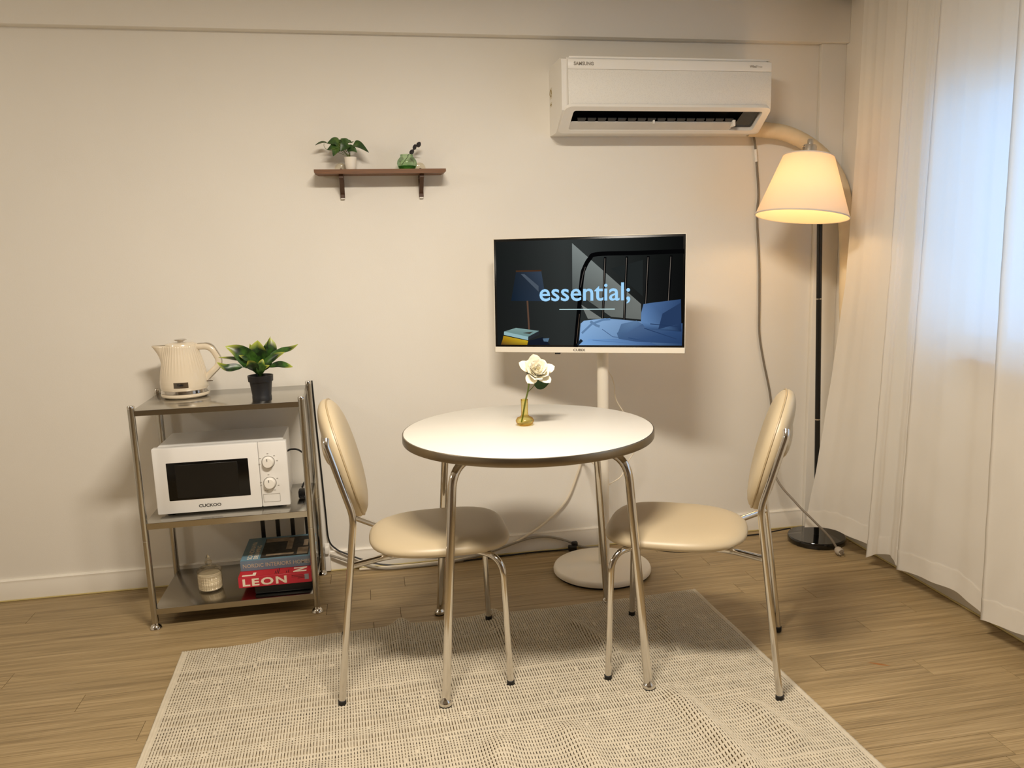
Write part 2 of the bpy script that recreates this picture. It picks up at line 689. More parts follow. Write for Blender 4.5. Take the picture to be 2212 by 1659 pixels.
# ------------------------------------------------------------------ dining table
TC = Vector((0.466, 2.442, 0))
TZ, TR = 0.742, 0.388
tb = thing('dining_table', 'round white dining table with steel edge and four chrome legs', 'table', TC)
M_lam = mat('white_laminate', (220, 216, 206), 0.38, var=0.008)
make('tabletop', MB().lathe([(TR - 0.003, TZ - 0.022), (TR - 0.003, TZ - 0.0005), (TR - 0.004, TZ)], 96, (TC.x, TC.y, 0)), M_lam, tb)
make('edge_band', MB().lathe([(TR - 0.0032, TZ - 0.027), (TR, TZ - 0.026), (TR + 0.001, TZ - 0.024), (TR + 0.001, TZ - 0.003), (TR, TZ - 0.0012), (TR - 0.0032, TZ - 0.001)], 96, (TC.x, TC.y, 0), capb=True, capt=False), mat('edge_steel', (138, 128, 112), 0.32, 1.0, var=0.05), tb)
for (fx, fy, fz) in ((0.15, 2.151, 0.0092), (0.744, 2.106, 0.0092), (0.188, 2.776, 0.001), (0.80, 2.722, 0.001)):
    F = Vector((fx, fy, 0))
    d = (TC - F).normalized()
    s = 0.105
    top = F + d * (s * 0.70)
    pts = [F + d * (s * 0.03) + Vector((0, 0, 0.026)), top + Vector((0, 0, 0.703)), F + d * 0.25 + Vector((0, 0, 0.703))]
    lg = make('leg', MB().tube(fillet(pts, 0.075, 10), 0.0127, 16), M_chrome, tb)
    make('foot', MB().lathe([(0.010, fz), (0.018, fz + 0.002), (0.0195, fz + 0.009), (0.017, fz + 0.015), (0.011, fz + 0.020), (0.009, fz + 0.028)], 20, (fx, fy, 0)), M_chrome, lg)
    make('foot_pad', MB().lathe([(0.015, fz - 0.001), (0.0185, fz), (0.0185, fz + 0.003)], 20, (fx, fy, 0)), M_rubber, lg)

# ------------------------------------------------------------------ chairs (local frame: +x forward)
CZ = 0.0088


def pad_surface(mb, fr, half_a, half_b, th, nexp, bulge, curve):
    """closed cushion; fr(a,b,h)->point"""
    nt_, nr = 56, 9
    rings = []
    prof = []
    for k in range(nr + 1):
        t = k / nr
        prof.append((sin(t * pi / 2) ** 0.85, bulge * cos(t * pi / 2) * 0.55 + th * 0.5 * (max(0, 1 - (sin(t * pi / 2)) ** 6)) ** 0.5))
    full = [(r, h) for r, h in prof] + [(r, -(h * 0.82)) for r, h in reversed(prof[:-1])]
    vs, fs = [], []
    for r, h in full:
        for q in range(nt_):
            a = 2 * pi * q / nt_
            n = nexp(a)
            ca, sa = cos(a), sin(a)
            den = (abs(ca) ** n + abs(sa) ** n) ** (1 / n)
            A, B = half_a * ca / den * r, half_b * sa / den * r
            vs.append(fr(A, B, h + curve(A, B)))
    for i in range(len(full) - 1):
        for q in range(nt_):
            q2 = (q + 1) % nt_
            fs.append((i * nt_ + q, i * nt_ + q2, (i + 1) * nt_ + q2, (i + 1) * nt_ + q))
    mb.add(vs, fs)
    return mb


def make_chair(label):
    t = thing('dining_chair', label, 'chair', (0, 0, 0), 'cream vinyl chairs at the round table')
    # seat
    zs = 0.4165

    def nseat(a):
        return 2.65 + 0.75 * max(0.0, min(1.0, cos(a) + 0.3))
    seat = MB()
    pad_surface(seat, lambda A, B, h: (0.069 + A, B * (1 + 0.03 * A / 0.2), zs + h), 0.214, 0.199, 0.047, nseat, 0.011, lambda A, B: 0.0)
    so = make('seat', seat, M_vinyl, t, smooth=60)
    make('seat_board', MB().lathe([(0.155, zs - 0.028), (0.165, zs - 0.020)], 40, (0.07, 0, 0)), M_black, so)
    # backrest
    tl = radians(14.8)
    u = Vector((-sin(tl), 0, cos(tl)))
    n = Vector((cos(tl), 0, sin(tl)))
    c = Vector((-0.208, 0, 0.677))
    back = MB()

    def cv(A, B):
        return 0.241 * B * B
    fb = lambda A, B, h: tuple(c + u * A + Vector((0, 1, 0)) * B + n * h)
    pad_surface(back, fb, 0.181, 0.198, 0.058, lambda a: 2.25, 0.018, cv)
    bo = make('backrest', back, M_vinyl, t, smooth=60)
    ring = []
    for q in range(57):
        a = 2 * pi * q / 56
        ca, sa = cos(a), sin(a)
        den = (abs(ca) ** 2.25 + abs(sa) ** 2.25) ** (1 / 2.25)
        A, B = 0.1785 * ca / den, 0.1955 * sa / den
        ring.append(fb(A, B, cv(A, B) + 0.010))
    make('piping', MB().tube(ring, 0.0030, 6, caps=False), mat('piping_vinyl', (170, 150, 116), 0.45), bo)
    # boss behind the pad
    boss = MB()
    cb = Vector((-0.242, 0, 0.716))
    boss.grid(28, 13, lambda p, q: tuple(cb + Vector((0, 1, 0)) * (0.165 * cos(2 * pi * p) * sin(pi * q)) + u * (0.052 * sin(2 * pi * p) * sin(pi * q)) + n * (-0.019 * cos(pi * q))), closeu=True)
    make('back_boss', boss, M_vinyl, bo)
    for s in (-1, 1):
        rear = [(-0.2465, 0.222 * s, 0.0125 - CZ + 0.004), (-0.180, 0.221 * s, 0.557), (-0.242, 0.196 * s, 0.762), (-0.241, 0.186 * s, 0.776)]
        lg = make('leg', MB().tube(fillet(rear, {1: 0.03, 2: 0.012}, 6), 0.0097, 14), M_chrome, t)
        make('foot_cap', MB().lathe([(0.0100, -CZ + 0.004), (0.0115, -CZ + 0.006), (0.0115, 0.012), (0.0100, 0.0135)], 16, (-0.2465, 0.222 * s, 0)), M_rubber, lg)
        front = [(0.247, 0.226 * s, 0.0125 - CZ + 0.004), (0.236, 0.214 * s, 0.396), (0.150, 0.120 * s, 0.396), (-0.085, 0.120 * s, 0.398), (-0.193, 0.219 * s, 0.416)]
        lg = make('leg', MB().tube(fillet(front, {1: 0.085, 2: 0.05, 3: 0.05}, 9), 0.0097, 14), M_chrome, t)
        make('foot_cap', MB().lathe([(0.0100, -CZ + 0.004), (0.0115, -CZ + 0.006), (0.0115, 0.012), (0.0100, 0.0135)], 16, (0.247, 0.226 * s, 0)), M_rubber, lg)
    make('stretcher', MB().tube([(0.10, -0.120, 0.392), (0.10, 0.120, 0.392)], 0.008, 10), M_chrome, t)
    return t


def copy_tree(o, parent=None):
    c = o.copy()
    COL.objects.link(c)
    if parent:
        c.parent = parent
    for ch in list(o.children):
        copy_tree(ch, c)
    return c


ch1 = make_chair('cream chrome-legged dining chair beside the steel shelf cart, facing the curtain')
ch2 = copy_tree(ch1)
ch2['label'] = 'cream chrome-legged dining chair in front of the floor lamp, turned slightly inward'
ch1.location = (0.105, 2.450, CZ)
ch2.location = (0.966, 2.273, CZ)
ch2.rotation_euler = (0, 0, radians(152.7))

# ------------------------------------------------------------------ bud vase and flower
VC = Vector((0.463, 2.476, TZ))
M_amber = thin_glass('amber_glass', (253, 246, 196), 0.45, (226, 170, 60))
vs1 = [(0.004, 0.0008), (0.019, 0.0008), (0.024, 0.004), (0.0285, 0.012), (0.0285, 0.017), (0.024, 0.0245), (0.015, 0.0285), (0.0112, 0.033), (0.0105, 0.05), (0.0112, 0.083), (0.0100, 0.083), (0.0098, 0.078)]
o = make('bud_vase', MB().lathe(vs1, 40, VC, capb=True, capt=False), M_amber, smooth=60)
tag(o, 'small amber glass bud vase standing on the white table', 'vase')

M_stem = mat('green_stem', (92, 104, 34), 0.5, var=0.1)
M_leafd = mat('dark_leaf', (38, 66, 30), 0.45, var=0.2, vscale=30)
M_petal = mat('cream_petal', (252, 246, 226), 0.6, var=0.02)
M_petaly = mat('yellow_petal_base', (246, 232, 120), 0.6, var=0.05)
fw = thing('flower', 'white open rose on a green stem in the amber vase', 'flower', (0.463, 2.476, TZ + 0.008))
sp = spline([(0.452, 2.476, TZ + 0.010), (0.457, 2.476, TZ + 0.030), (0.466, 2.476, TZ + 0.075), (0.474, 2.474, TZ + 0.105), (0.482, 2.47, TZ + 0.15), (0.490, 2.466, TZ + 0.160)], 6)
make('stem', MB().tube(sp, 0.0027, 8), M_stem, fw)
br = spline([(0.474, 2.474, TZ + 0.105), (0.488, 2.472, TZ + 0.118), (0.497, 2.470, TZ + 0.130)], 5)
make('leaf_stalk', MB().tube(br, 0.0014, 6), M_stem, fw)


def leaf_mb(base, direc, normal, L, Wd, bend=0.2, cup=0.15, nseg=8, pk=0.75, mb=None, base_w=0.12, wave=0.0, pw=0.8):
    """a pointed leaf blade built as a thin curved sheet with two sides"""
    d = Vector(direc).normalized()
    nn = Vector(normal)
    nn = (nn - d * nn.dot(d)).normalized()
    w = d.cross(nn)
    mb = mb or MB()
    P = []
    cols = (-1.0, -0.5, 0.0, 0.5, 1.0)
    for i in range(nseg + 1):
        t = i / nseg
        wid = Wd * 0.5 * (max(0.0, sin(pi * min(1.0, t ** pk))) ** pw if t < 1 else 0) + Wd * base_w * 0.5 * (1 - t)
        for q in cols:
            p = Vector(base) + d * (L * t) - nn * (bend * L * t * t) + w * (wid * q) + nn * (cup * wid * abs(q) + wave * sin(t * 9 + q * 2))
            P.append(p)
    nb = len(P)
    th = nn * 0.0005
    vs = [p + th for p in P] + [p - th for p in P]
    fs = []
    nc = len(cols)
    for i in range(nseg):
        for j in range(nc - 1):
            a = i * nc + j
            fs.append((a, a + 1, a + nc + 1, a + nc))
            fs.append((a + nb, a + nc + nb, a + nc + 1 + nb, a + 1 + nb))
    mb.add(vs, fs)
    return mb


make('leaf', leaf_mb((0.495, 2.470, TZ + 0.126), (1, -0.1, 0.25), (0.1, -1, 0.25), 0.052, 0.034, 0.05, 0.1, 10), M_leafd, fw)
FC = Vector((0.499, 2.462, TZ + 0.166))
fr_ = random.Random(11)
axis = Vector((0.10, -0.75, 0.65)).normalized()
ax1 = axis.orthogonal().normalized()
ax2 = axis.cross(ax1)
for ringi, (npet, L, Wd, open_) in enumerate(((5, 0.058, 0.030, 1.45), (7, 0.054, 0.036, 1.05), (7, 0.046, 0.034, 0.72), (6, 0.036, 0.028, 0.40))):
    for k in range(npet):
        a = 2 * pi * (k + 0.5 * ringi) / npet + fr_.uniform(-0.2, 0.2)
        rd = ax1 * cos(a) + ax2 * sin(a)
        op = open_ + fr_.uniform(-0.1, 0.1)
        d = (axis * cos(op) + rd * sin(op))
        nrm = (axis * sin(op) - rd * cos(op))
        pm = leaf_mb(FC + rd * 0.003, d, nrm, L * fr_.uniform(0.85, 1.1), Wd * 1.1, -0.22, 0.30, 9, pk=1.35, pw=0.62, base_w=0.30, wave=0.0012)
        make('petal', pm, M_petal, fw, smooth=80)
core = MB()
for k in range(14):
    a = 2.4 * k
    rd = (ax1 * cos(a) + ax2 * sin(a)) * (0.0016 * sqrt(k))
    core.tube([FC + rd, FC + rd * 2 + axis * 0.014], 0.0011, 5)
make('stamens', core, M_petaly, fw)
cal_ = MB()
for k in range(5):
    a = 2 * pi * k / 5
    rd = ax1 * cos(a) + ax2 * sin(a)
    leaf_mb(FC - axis * 0.004, rd - axis * 0.1, axis, 0.030, 0.010, 0.2, 0.1, 5, mb=cal_)
make('calyx', cal_, M_leafd, fw)

# ------------------------------------------------------------------ steel shelf cart
cart = thing('shelf_cart', 'three-tier stainless steel shelf cart against the back wall', 'cart', (-0.5275, 3.0885, 0))
PX, PY = (-0.806, -0.249), (2.907, 3.270)
for px in PX:
    for py in PY:
        po = make('post', MB().lathe([(0.0112, 0.022), (0.0115, 0.024), (0.0115, 0.026), (0.0115, 0.030), (0.0115, 0.321), (0.0115, 0.3243), (0.0115, 0.3248), (0.0109, 0.3255), (0.0109, 0.3275), (0.0115, 0.3282), (0.0115, 0.3287), (0.0115, 0.333), (0.0115, 0.797)], 20, (px, py, 0)), M_steel, cart)
        make('post_cap', MB().lathe([(0.0119, 0.792), (0.0121, 0.800), (0.0100, 0.8035), (0.004, 0.805)], 20, (px, py, 0)), M_chrome, po)
        make('foot', MB().lathe([(0.019, 0.0), (0.0205, 0.003), (0.018, 0.010), (0.0135, 0.015), (0.011, 0.0165), (0.009, 0.024)], 24, (px, py, 0)), M_chrome, po)
for (zt, th) in ((0.787, 0.019), (0.390, 0.023), (0.0755, 0.022)):
    sh = MB()
    x0, x1, y0, y1 = PX[0] + 0.003, PX[1] - 0.003, PY[0] - 0.006, PY[1] + 0.006
    sh.rbox(x0, x1, y0, y1, zt - 0.003, zt, 0.0012, 2)
    for (a, b, c_, d_) in ((x0, x1, y0, y0 + 0.003), (x0, x1, y1 - 0.003, y1), (x0, x0 + 0.003, y0, y1), (x1 - 0.003, x1, y0, y1)):
        sh.box(a, b, c_, d_, zt - th, zt - 0.0015)
    make('shelf', sh, M_steel, cart, smooth=30)

# ------------------------------------------------------------------ microwave
M_mw = mat('microwave_white', (238, 236, 232), 0.30, var=0.008)
M_mwin = mat('microwave_window', (6, 6, 6), 0.22, var=0.2, spec=0.4)
M_mwin2 = mat('microwave_mesh', (13, 12, 11), 0.4, var=0.2)
M_ink = mat('dark_print', (70, 66, 62), 0.6)
M_line = mat('grey_line', (150, 145, 136), 0.6)
mz0, mz1 = 0.400, 0.638
mw = thing('microwave', 'white microwave oven with two dials on the middle cart shelf', 'microwave', (-0.545, 3.09, 0.391))
body = MB().rbox(-0.764, -0.333, 2.985, 3.245, mz0, mz1 - 0.003, 0.006, 2)
bo = make('body', body, M_mw, mw)
ft = MB()
for x in (-0.74, -0.36):
    for y in (3.01, 3.22):
        make('foot', MB().lathe([(0.012, 0.3905), (0.014, 0.393), (0.014, 0.401)], 16, (x, y, 0)), M_rubber, mw)
front = MB().rbox(-0.771, -0.4165, 2.957, 2.990, mz0, mz1, 0.004, 2)
door = make('door', front, M_mw, mw)
make('door_window', MB().rbox(-0.728, -0.452, 2.9555, 2.962, 0.447, 0.585, 0.003, 2), M_mwin, door, label='black door glass')
make('window_mesh', MB().rbox(-0.700, -0.488, 2.9548, 2.9600, 0.455, 0.577, 0.002, 1), M_mwin2, door)
pn = make('control_panel', MB().rbox(-0.4155, -0.318, 2.957, 2.990, mz0, mz1, 0.004, 2), M_mw, mw)
for kz in (0.5645, 0.4870):
    ang = 0
    kn = make('dial', MB().lathe([(0.0205, 0.0), (0.0210, 0.004), (0.0185, 0.016), (0.0165, 0.0185), (0.0, 0.0190)], 36, mtx=at(-0.384, 2.9575, kz) @ Matrix.Rotation(pi / 2, 4, 'X')), M_white, pn)
    make('dial_ring', MB().tube([(-0.384 + 0.0222 * cos(a * pi / 18), 2.957, kz + 0.0222 * sin(a * pi / 18)) for a in range(37)], 0.0011, 6, caps=False), M_line, pn)
    make('dial_pointer', MB().box(-0.3865, -0.3845, 2.938, 2.9415, kz + 0.006, kz + 0.0150), M_ink, kn)
    tk = MB()
    for a in ((190, 150, 90, 45, 5) if kz > 0.53 else (170, 190, 95, 30, 340, 235, 250, 300)):
        ca, sa = cos(radians(a)), sin(radians(a))
        tk.box(-0.384 + 0.031 * ca - 0.003, -0.384 + 0.031 * ca + 0.003, 2.9560, 2.957, kz + 0.031 * sa - 0.0009, kz + 0.031 * sa + 0.0009)
    make('dial_marks', tk, M_line, pn)['kind'] = 'stuff'
bt = MB()
for (a, b, c_, d_) in ((-0.410, -0.352, 0.4460, 0.4468), (-0.410, -0.352, 0.4172, 0.418), (-0.410, -0.4092, 0.4172, 0.4468), (-0.3528, -0.352, 0.4172, 0.4468)):
    bt.box(a, b, 2.9560, 2.957, c_, d_)
make('door_button', bt, M_line, pn)
text('lettering', 'CUCKOO', 0.0150, at(-0.594, 2.9566, 0.4175) @ FRONT, M_ink, door, 0.0002, 0.0004, sx=1.15)
cd = spline([(-0.3345, 3.13, 0.560), (-0.318, 3.13, 0.566), (-0.290, 3.13, 0.560), (-0.262, 3.15, 0.520), (-0.262, 3.14, 0.46), (-0.278, 3.10, 0.440), (-0.285, 3.08, 0.428)], 8)
co = make('power_cord', MB().tube(cd, 0.0036, 8), M_black, mw)
pm = MB().rbox(-0.298, -0.270, 3.045, 3.085, 0.3935, 0.425, 0.006, 2)
pm.tube([(-0.290, 3.046, 0.404), (-0.290, 3.026, 0.404)], 0.0024, 8)
pm.tube([(-0.276, 3.046, 0.404), (-0.276, 3.026, 0.404)], 0.0024, 8)
make('plug', pm, M_black, co)

# ------------------------------------------------------------------ router and books on the lower shelf
SZ = 0.0755
rt = thing('wifi_router', 'black router with four upright antennas under the books', 'router', (-0.37, 3.08, SZ))
rb = MB().rbox(-0.466, -0.262, 2.938, 3.238, SZ + 0.003, 0.1115, 0.005, 2)
for (x, y) in ((-0.45, 2.97), (-0.28, 2.97), (-0.45, 3.215), (-0.28, 3.215)):
    rb.lathe([(0.008, SZ), (0.008, SZ + 0.004)], 12, (x, y, 0))
make('case', rb, M_black, rt)
for x in (-0.462, -0.405, -0.348, -0.292):
    make('antenna', MB().rbox(x - 0.008, x + 0.008, 3.239, 3.247, 0.090, 0.300, 0.002, 2), M_black, rt)

M_paper = mat('page_block', (226, 216, 196), 0.8, var=0.08, vscale=200, stretch=(0.1, 0.1, 30))
M_red = mat('red_cover', (196, 36, 44), 0.4, var=0.03)
M_pink = mat('crimson_spine', (196, 44, 62), 0.4, var=0.03)
M_blue = mat('blue_cover', (112, 148, 166), 0.4, var=0.03)
M_bluesp = mat('slate_spine', (106, 124, 140), 0.45, var=0.03)
M_cream = mat('cream_print', (240, 226, 204), 0.5)
M_blk = mat('black_print', (20, 20, 22), 0.5)
M_gold = mat('pale_gold_print', (182, 168, 146), 0.5)
M_photo = mat('dark_photo_print', (46, 44, 40), 0.5, var=0.7, vscale=60)
M_photo2 = mat('beige_photo_print', (150, 132, 110), 0.5, var=0.3, vscale=40)
M_greyp = mat('grey_print', (150, 150, 160), 0.5)


def book(name, label, x0, x1, y0, y1, z0, z1, cover, spine):
    b = thing(name, label, 'book', ((x0 + x1) / 2, (y0 + y1) / 2, z0), 'books stacked on the router')
    make('pages', MB().box(x0 + 0.003, x1 - 0.003, y0 + 0.003, y1 - 0.004, z0 + 0.003, z1 - 0.003), M_paper, b)
    c1 = make('cover', MB().rbox(x0, x1, y0, y1, z1 - 0.003, z1, 0.0008, 1).rbox(x0, x1, y0, y1, z0, z0 + 0.003, 0.0008, 1), cover, b)
    s1 = make('spine', MB().rbox(x0, x1, y0 - 0.001, y0 + 0.003, z0, z1, 0.001, 1), spine, b)
    return b, c1, s1


b1, c1, s1 = book('book', 'red book with LEON on its spine, under the blue book', -0.5185, -0.2615, 2.926, 3.135, 0.112, 0.152, M_red, M_pink)
text('lettering', 'LEON', 0.0365, at(-0.4270, 2.9247, 0.1185) @ FRONT, M_cream, s1, 0.0003, 0.0012, sx=1.50, space=1.2)
pb = MB()
for k, (a, b) in enumerate(((-0.332, -0.292), (-0.332, -0.286), (-0.312, -0.284))):
    pb.box(a, b, 2.9243, 2.9252, 0.1415 - k * 0.0055, 0.1425 - k * 0.0055)
make('small_print', pb, M_blk, s1)['kind'] = 'stuff'
make('publisher_mark', MB().rbox(-0.287, -0.272, 2.9243, 2.9255, 0.1235, 0.1440, 0.0004, 1), M_greyp, s1)
RT = Matrix.Rotation(pi / 2, 4, 'Z')
text('lettering', 'L', 0.060, at(-0.462, 2.932, 0.1521) @ RT, M_cream, c1, 0.0002, 0.003, 'LEFT', sx=1.0)
text('lettering', 'N', 0.060, at(-0.283, 2.932, 0.1521) @ RT, M_cream, c1, 0.0002, 0.003, 'LEFT', sx=1.0)
pk = MB()
for (x, l) in ((-0.392, 0.03), (-0.386, 0.04), (-0.380, 0.05), (-0.352, 0.02), (-0.345, 0.03)):
    pk.box(x, x + 0.0022, 2.934, 2.934 + l, 0.1519, 0.1523)
make('small_print', pk, M_blk, c1)['kind'] = 'stuff'

b2, c2, s2 = book('book', 'blue-grey interiors book lying on top of the red book', -0.5165, -0.2605, 2.985, 3.235, 0.152, 0.191, M_blue, M_bluesp)
text('lettering', 'NORDIC INTERIORS HOMES', 0.0205, at(-0.3885, 2.9837, 0.1645) @ FRONT, M_gold, s2, 0.0003, 0.0002, sx=0.93)
text('lettering', 'SCANDINAVIA', 0.024, at(-0.478, 2.998, 0.1911) @ RT, M_cream, c2, 0.0002, 0.0003, 'LEFT', sx=1.2)
text('lettering', 'DREAMING', 0.024, at(-0.456, 2.998, 0.1911) @ RT, M_cream, c2, 0.0002, 0.0003, 'LEFT', sx=1.2)
ph = make('cover_photo', MB().box(-0.448, -0.275, 3.000, 3.215, 0.1909, 0.1913), M_photo, c2)
p2 = MB()
p2.box(-0.445, -0.36, 3.170, 3.212, 0.1912, 0.1916)
p2.box(-0.362, -0.340, 3.075, 3.205, 0.1912, 0.1916)
p2.box(-0.318, -0.279, 3.012, 3.085, 0.1912, 0.1916)
p2.box(-0.43, -0.33, 3.020, 3.038, 0.1912, 0.1916)
p2.box(-0.30, -0.283, 3.10, 3.17, 0.1912, 0.1916)
make('cover_photo_light', p2, M_photo2, c2)

# ------------------------------------------------------------------ candle jar
M_cg = thin_glass('clear_glass', (253, 251, 246), 0.55, (226, 220, 206))
M_wax = mat('ivory_wax', (240, 228, 204), 0.28, spec=0.8)
CJ = Vector((-0.636, 3.034, SZ))
cj = thing('candle_jar', 'cut-glass candle jar with pointed lid on the lowest shelf', 'candle', CJ)


def dia(a, z):
    return 1 + 0.035 * sin(14 * a + z * 520) * sin(14 * a - z * 520)


jp = [(0.040, 0.0008), (0.0425, 0.003)] + [(0.0425, 0.006 + 0.0028 * k) for k in range(23)] + [(0.0425, 0.072), (0.0405, 0.072)]
make('jar', MB().lathe(jp, 84, CJ, rmod=lambda a, z: dia(a, z) if 0.005 < z < 0.07 else 1, capt=False), M_cg, cj, smooth=20)
make('wax', MB().lathe([(0.040, 0.009)] + [(0.0402, 0.010 + 0.0026 * k) for k in range(21)] + [(0.037, 0.0655), (0.004, 0.0645)], 84, CJ, rmod=lambda a, z: 1 + (0.045 * sin(14 * a + z * 520) * sin(14 * a - z * 520) if 0.0105 < z < 0.0618 else 0)), M_wax, cj, smooth=20)
lid = make('lid', MB().lathe([(0.0425, 0.0725), (0.0435, 0.074), (0.0435, 0.080), (0.040, 0.084), (0.030, 0.087), (0.012, 0.089), (0.010, 0.093)], 42, CJ), M_cg, cj)
make('knob', MB().lathe([(0.006, 0.093), (0.0125, 0.101), (0.0125, 0.112), (0.008, 0.118), (0.0105, 0.121), (0.0006, 0.139)], 6, CJ), M_cg, lid, smooth=10)

# ------------------------------------------------------------------ kettle
KC = Vector((-0.681, 3.160, 0.787))
M_kt = mat('cream_gloss', (230, 216, 192), 0.22, var=0.01, coat=0.3)
kt = thing('kettle', 'cream ribbed electric kettle on the top cart shelf', 'kettle', KC)
make('power_base', MB().lathe([(0.070, 0.0), (0.0765, 0.002), (0.0835, 0.007), (0.0850, 0.013), (0.0840, 0.0165), (0.078, 0.018)], 56, KC), M_kt, kt)
make('chrome_band', MB().lathe([(0.0800, 0.017), (0.0838, 0.0185), (0.0838, 0.0295), (0.0815, 0.0310)], 56, KC), M_chrome, kt, label='chrome band')
kp = [(0.0815, 0.0305), (0.0835, 0.040), (0.0835, 0.060), (0.0815, 0.078), (0.0780, 0.098), (0.0730, 0.120), (0.0675, 0.142), (0.0625, 0.160), (0.0588, 0.176), (0.0565, 0.188), (0.053, 0.1905)]
# refine profile
kp2 = []
for i in range(len(kp) - 1):
    for k in range(3):
        t = k / 3
        kp2.append((kp[i][0] * (1 - t) + kp[i + 1][0] * t, kp[i][1] * (1 - t) + kp[i + 1][1] * t))
kp2.append(kp[-1])
kb = MB()
seg = 240
vs, fs = [], []
for (r, z) in kp2:
    for k in range(seg):
        a = 2 * pi * k / seg
        da = abs((a - pi + pi) % (2 * pi) - pi)      # angle away from -X, where the spout is
        fade = max(0.0, min(1.0, (z - 0.075) / 0.06))
        w_sp = math.exp(-(da / 0.30) ** 2)
        rib = 1 + 0.014 * fade * cos(40 * a) * (1 - min(1, 1.6 * w_sp))
        s_ = max(0.0, (z - 0.118) / 0.072)
        ext = 0.046 * s_ ** 1.5 * math.exp(-(da / (0.52 - 0.22 * min(1, s_))) ** 2)
        rr_ = r * rib + ext
        vs.append(Vector((rr_ * cos(a), rr_ * sin(a), z - 0.012 * (ext / 0.046) * s_ * 0)) + KC)
for i in range(len(kp2) - 1):
    for k in range(seg):
        k2 = (k + 1) % seg
        fs.append((i * seg + k, i * seg + k2, (i + 1) * seg + k2, (i + 1) * seg + k))
kb.add(vs, fs)
make('jug', kb, M_kt, kt, smooth=70)
ld = make('lid', MB().lathe([(0.0545, 0.1895), (0.053, 0.194), (0.045, 0.197), (0.014, 0.1985), (0.0105, 0.200)], 48, KC), M_kt, kt)
make('lid_knob', MB().lathe([(0.010, 0.199), (0.0105, 0.204), (0.022, 0.2075), (0.0225, 0.2100), (0.019, 0.2115), (0.002, 0.212)], 32, KC), M_chrome, ld)
hp = fillet([KC + Vector(p) for p in ((0.045, -0.004, 0.181), (0.104, -0.008, 0.183), (0.137, -0.010, 0.118), (0.074, -0.006, 0.062))], {1: 0.034, 2: 0.030}, 10)
make('handle', MB().tube(hp, 0.0118, 16, flat=(0.85, 1.0)), M_kt, kt)
hb = fillet([KC + Vector(p) for p in ((0.060, -0.005, 0.193), (0.110, -0.008, 0.1945), (0.149, -0.010, 0.118), (0.090, -0.006, 0.062))], {1: 0.040, 2: 0.034}, 10)
make('handle_strip', MB().tube(hb, 0.0046, 10, flat=(1.5, 0.55)), M_chrome, kt, label='chrome strip along the handle')
make('switch', MB().rbox(KC.x + 0.070, KC.x + 0.104, KC.y - 0.02, KC.y + 0.004, KC.z + 0.0535, KC.z + 0.0575, 0.0015, 2), M_chrome, kt)
bd = MB()
bd.grid(9, 3, lambda u_, v_: (KC.x + 0.0848 * cos(radians(-104 + 34 * u_)), KC.y + 0.0848 * sin(radians(-104 + 34 * u_)), KC.z + 0.042 + 0.020 * v_))
bdo = make('badge', bd, mat('badge_metal', (170, 160, 146), 0.25, 1.0), kt)
bl = MB()
bl.grid(6, 2, lambda u_, v_: (KC.x + 0.0852 * cos(radians(-103 + 14 * u_)), KC.y + 0.0852 * sin(radians(-103 + 14 * u_)), KC.z + 0.0435 + 0.017 * v_))
make('badge_dark_half', bl, mat('badge_dark', (82, 74, 64), 0.4), bdo)
text('lettering', 'Tefal', 0.0105, at(KC.x + 0.003, KC.y - 0.0866, KC.z + 0.0500) @ Matrix.Rotation(radians(3), 4, 'Z') @ FRONT, M_blk, bdo, 0.0006, 0.0003)

# ------------------------------------------------------------------ potted plant on the cart
M_pot = mat('black_pot', (22, 22, 25), 0.45, var=0.1)
M_soil = mat('soil', (36, 26, 18), 0.9, var=0.4, vscale=90)


def leaf_green(name, a, b, c_):
    mt, nt, p = newmat(name)
    N = nt.nodes
    tc = N.new('ShaderNodeTexCoord')
    nz = N.new('ShaderNodeTexNoise')
    nz.inputs['Scale'].default_value = 35
    nz.inputs['Detail'].default_value = 3
    nt.links.new(tc.outputs['Object'], nz.inputs['Vector'])
    rp = N.new('ShaderNodeValToRGB')
    rp.color_ramp.elements[0].position = 0.35
    rp.color_ramp.elements[0].color = lin(a) + (1,)
    rp.color_ramp.elements[1].position = 0.72
    rp.color_ramp.elements[1].color = lin(c_) + (1,)
    k = rp.color_ramp.elements.new(0.55)
    k.color = lin(b) + (1,)
    nt.links.new(nz.outputs[0], rp.inputs[0])
    nt.links.new(rp.outputs[0], p.inputs['Base Color'])
    p.inputs['Roughness'].default_value = 0.35
    return mt


M_lf1 = leaf_green('broad_leaf', (12, 40, 14), (30, 70, 22), (74, 110, 34))
M_lf2 = leaf_green('yellow_leaf', (60, 96, 26), (120, 142, 40), (190, 190, 70))
PC = Vector((-0.389, 2.985, 0.787))
pp = thing('potted_plant', 'broad-leaved green plant in a black pot on the cart', 'plant', PC)
pot = make('pot', MB().lathe([(0.0335, 0.0), (0.0335, 0.014), (0.0325, 0.016), (0.0385, 0.066), (0.0425, 0.067), (0.0438, 0.088), (0.0408, 0.088), (0.038, 0.076), (0.003, 0.076)], 40, PC), M_pot, pp)
make('soil', MB().lathe([(0.038, 0.0762), (0.03, 0.079), (0.003, 0.080)], 24, PC), M_soil, pot)
base = PC + Vector((0, 0, 0.080))


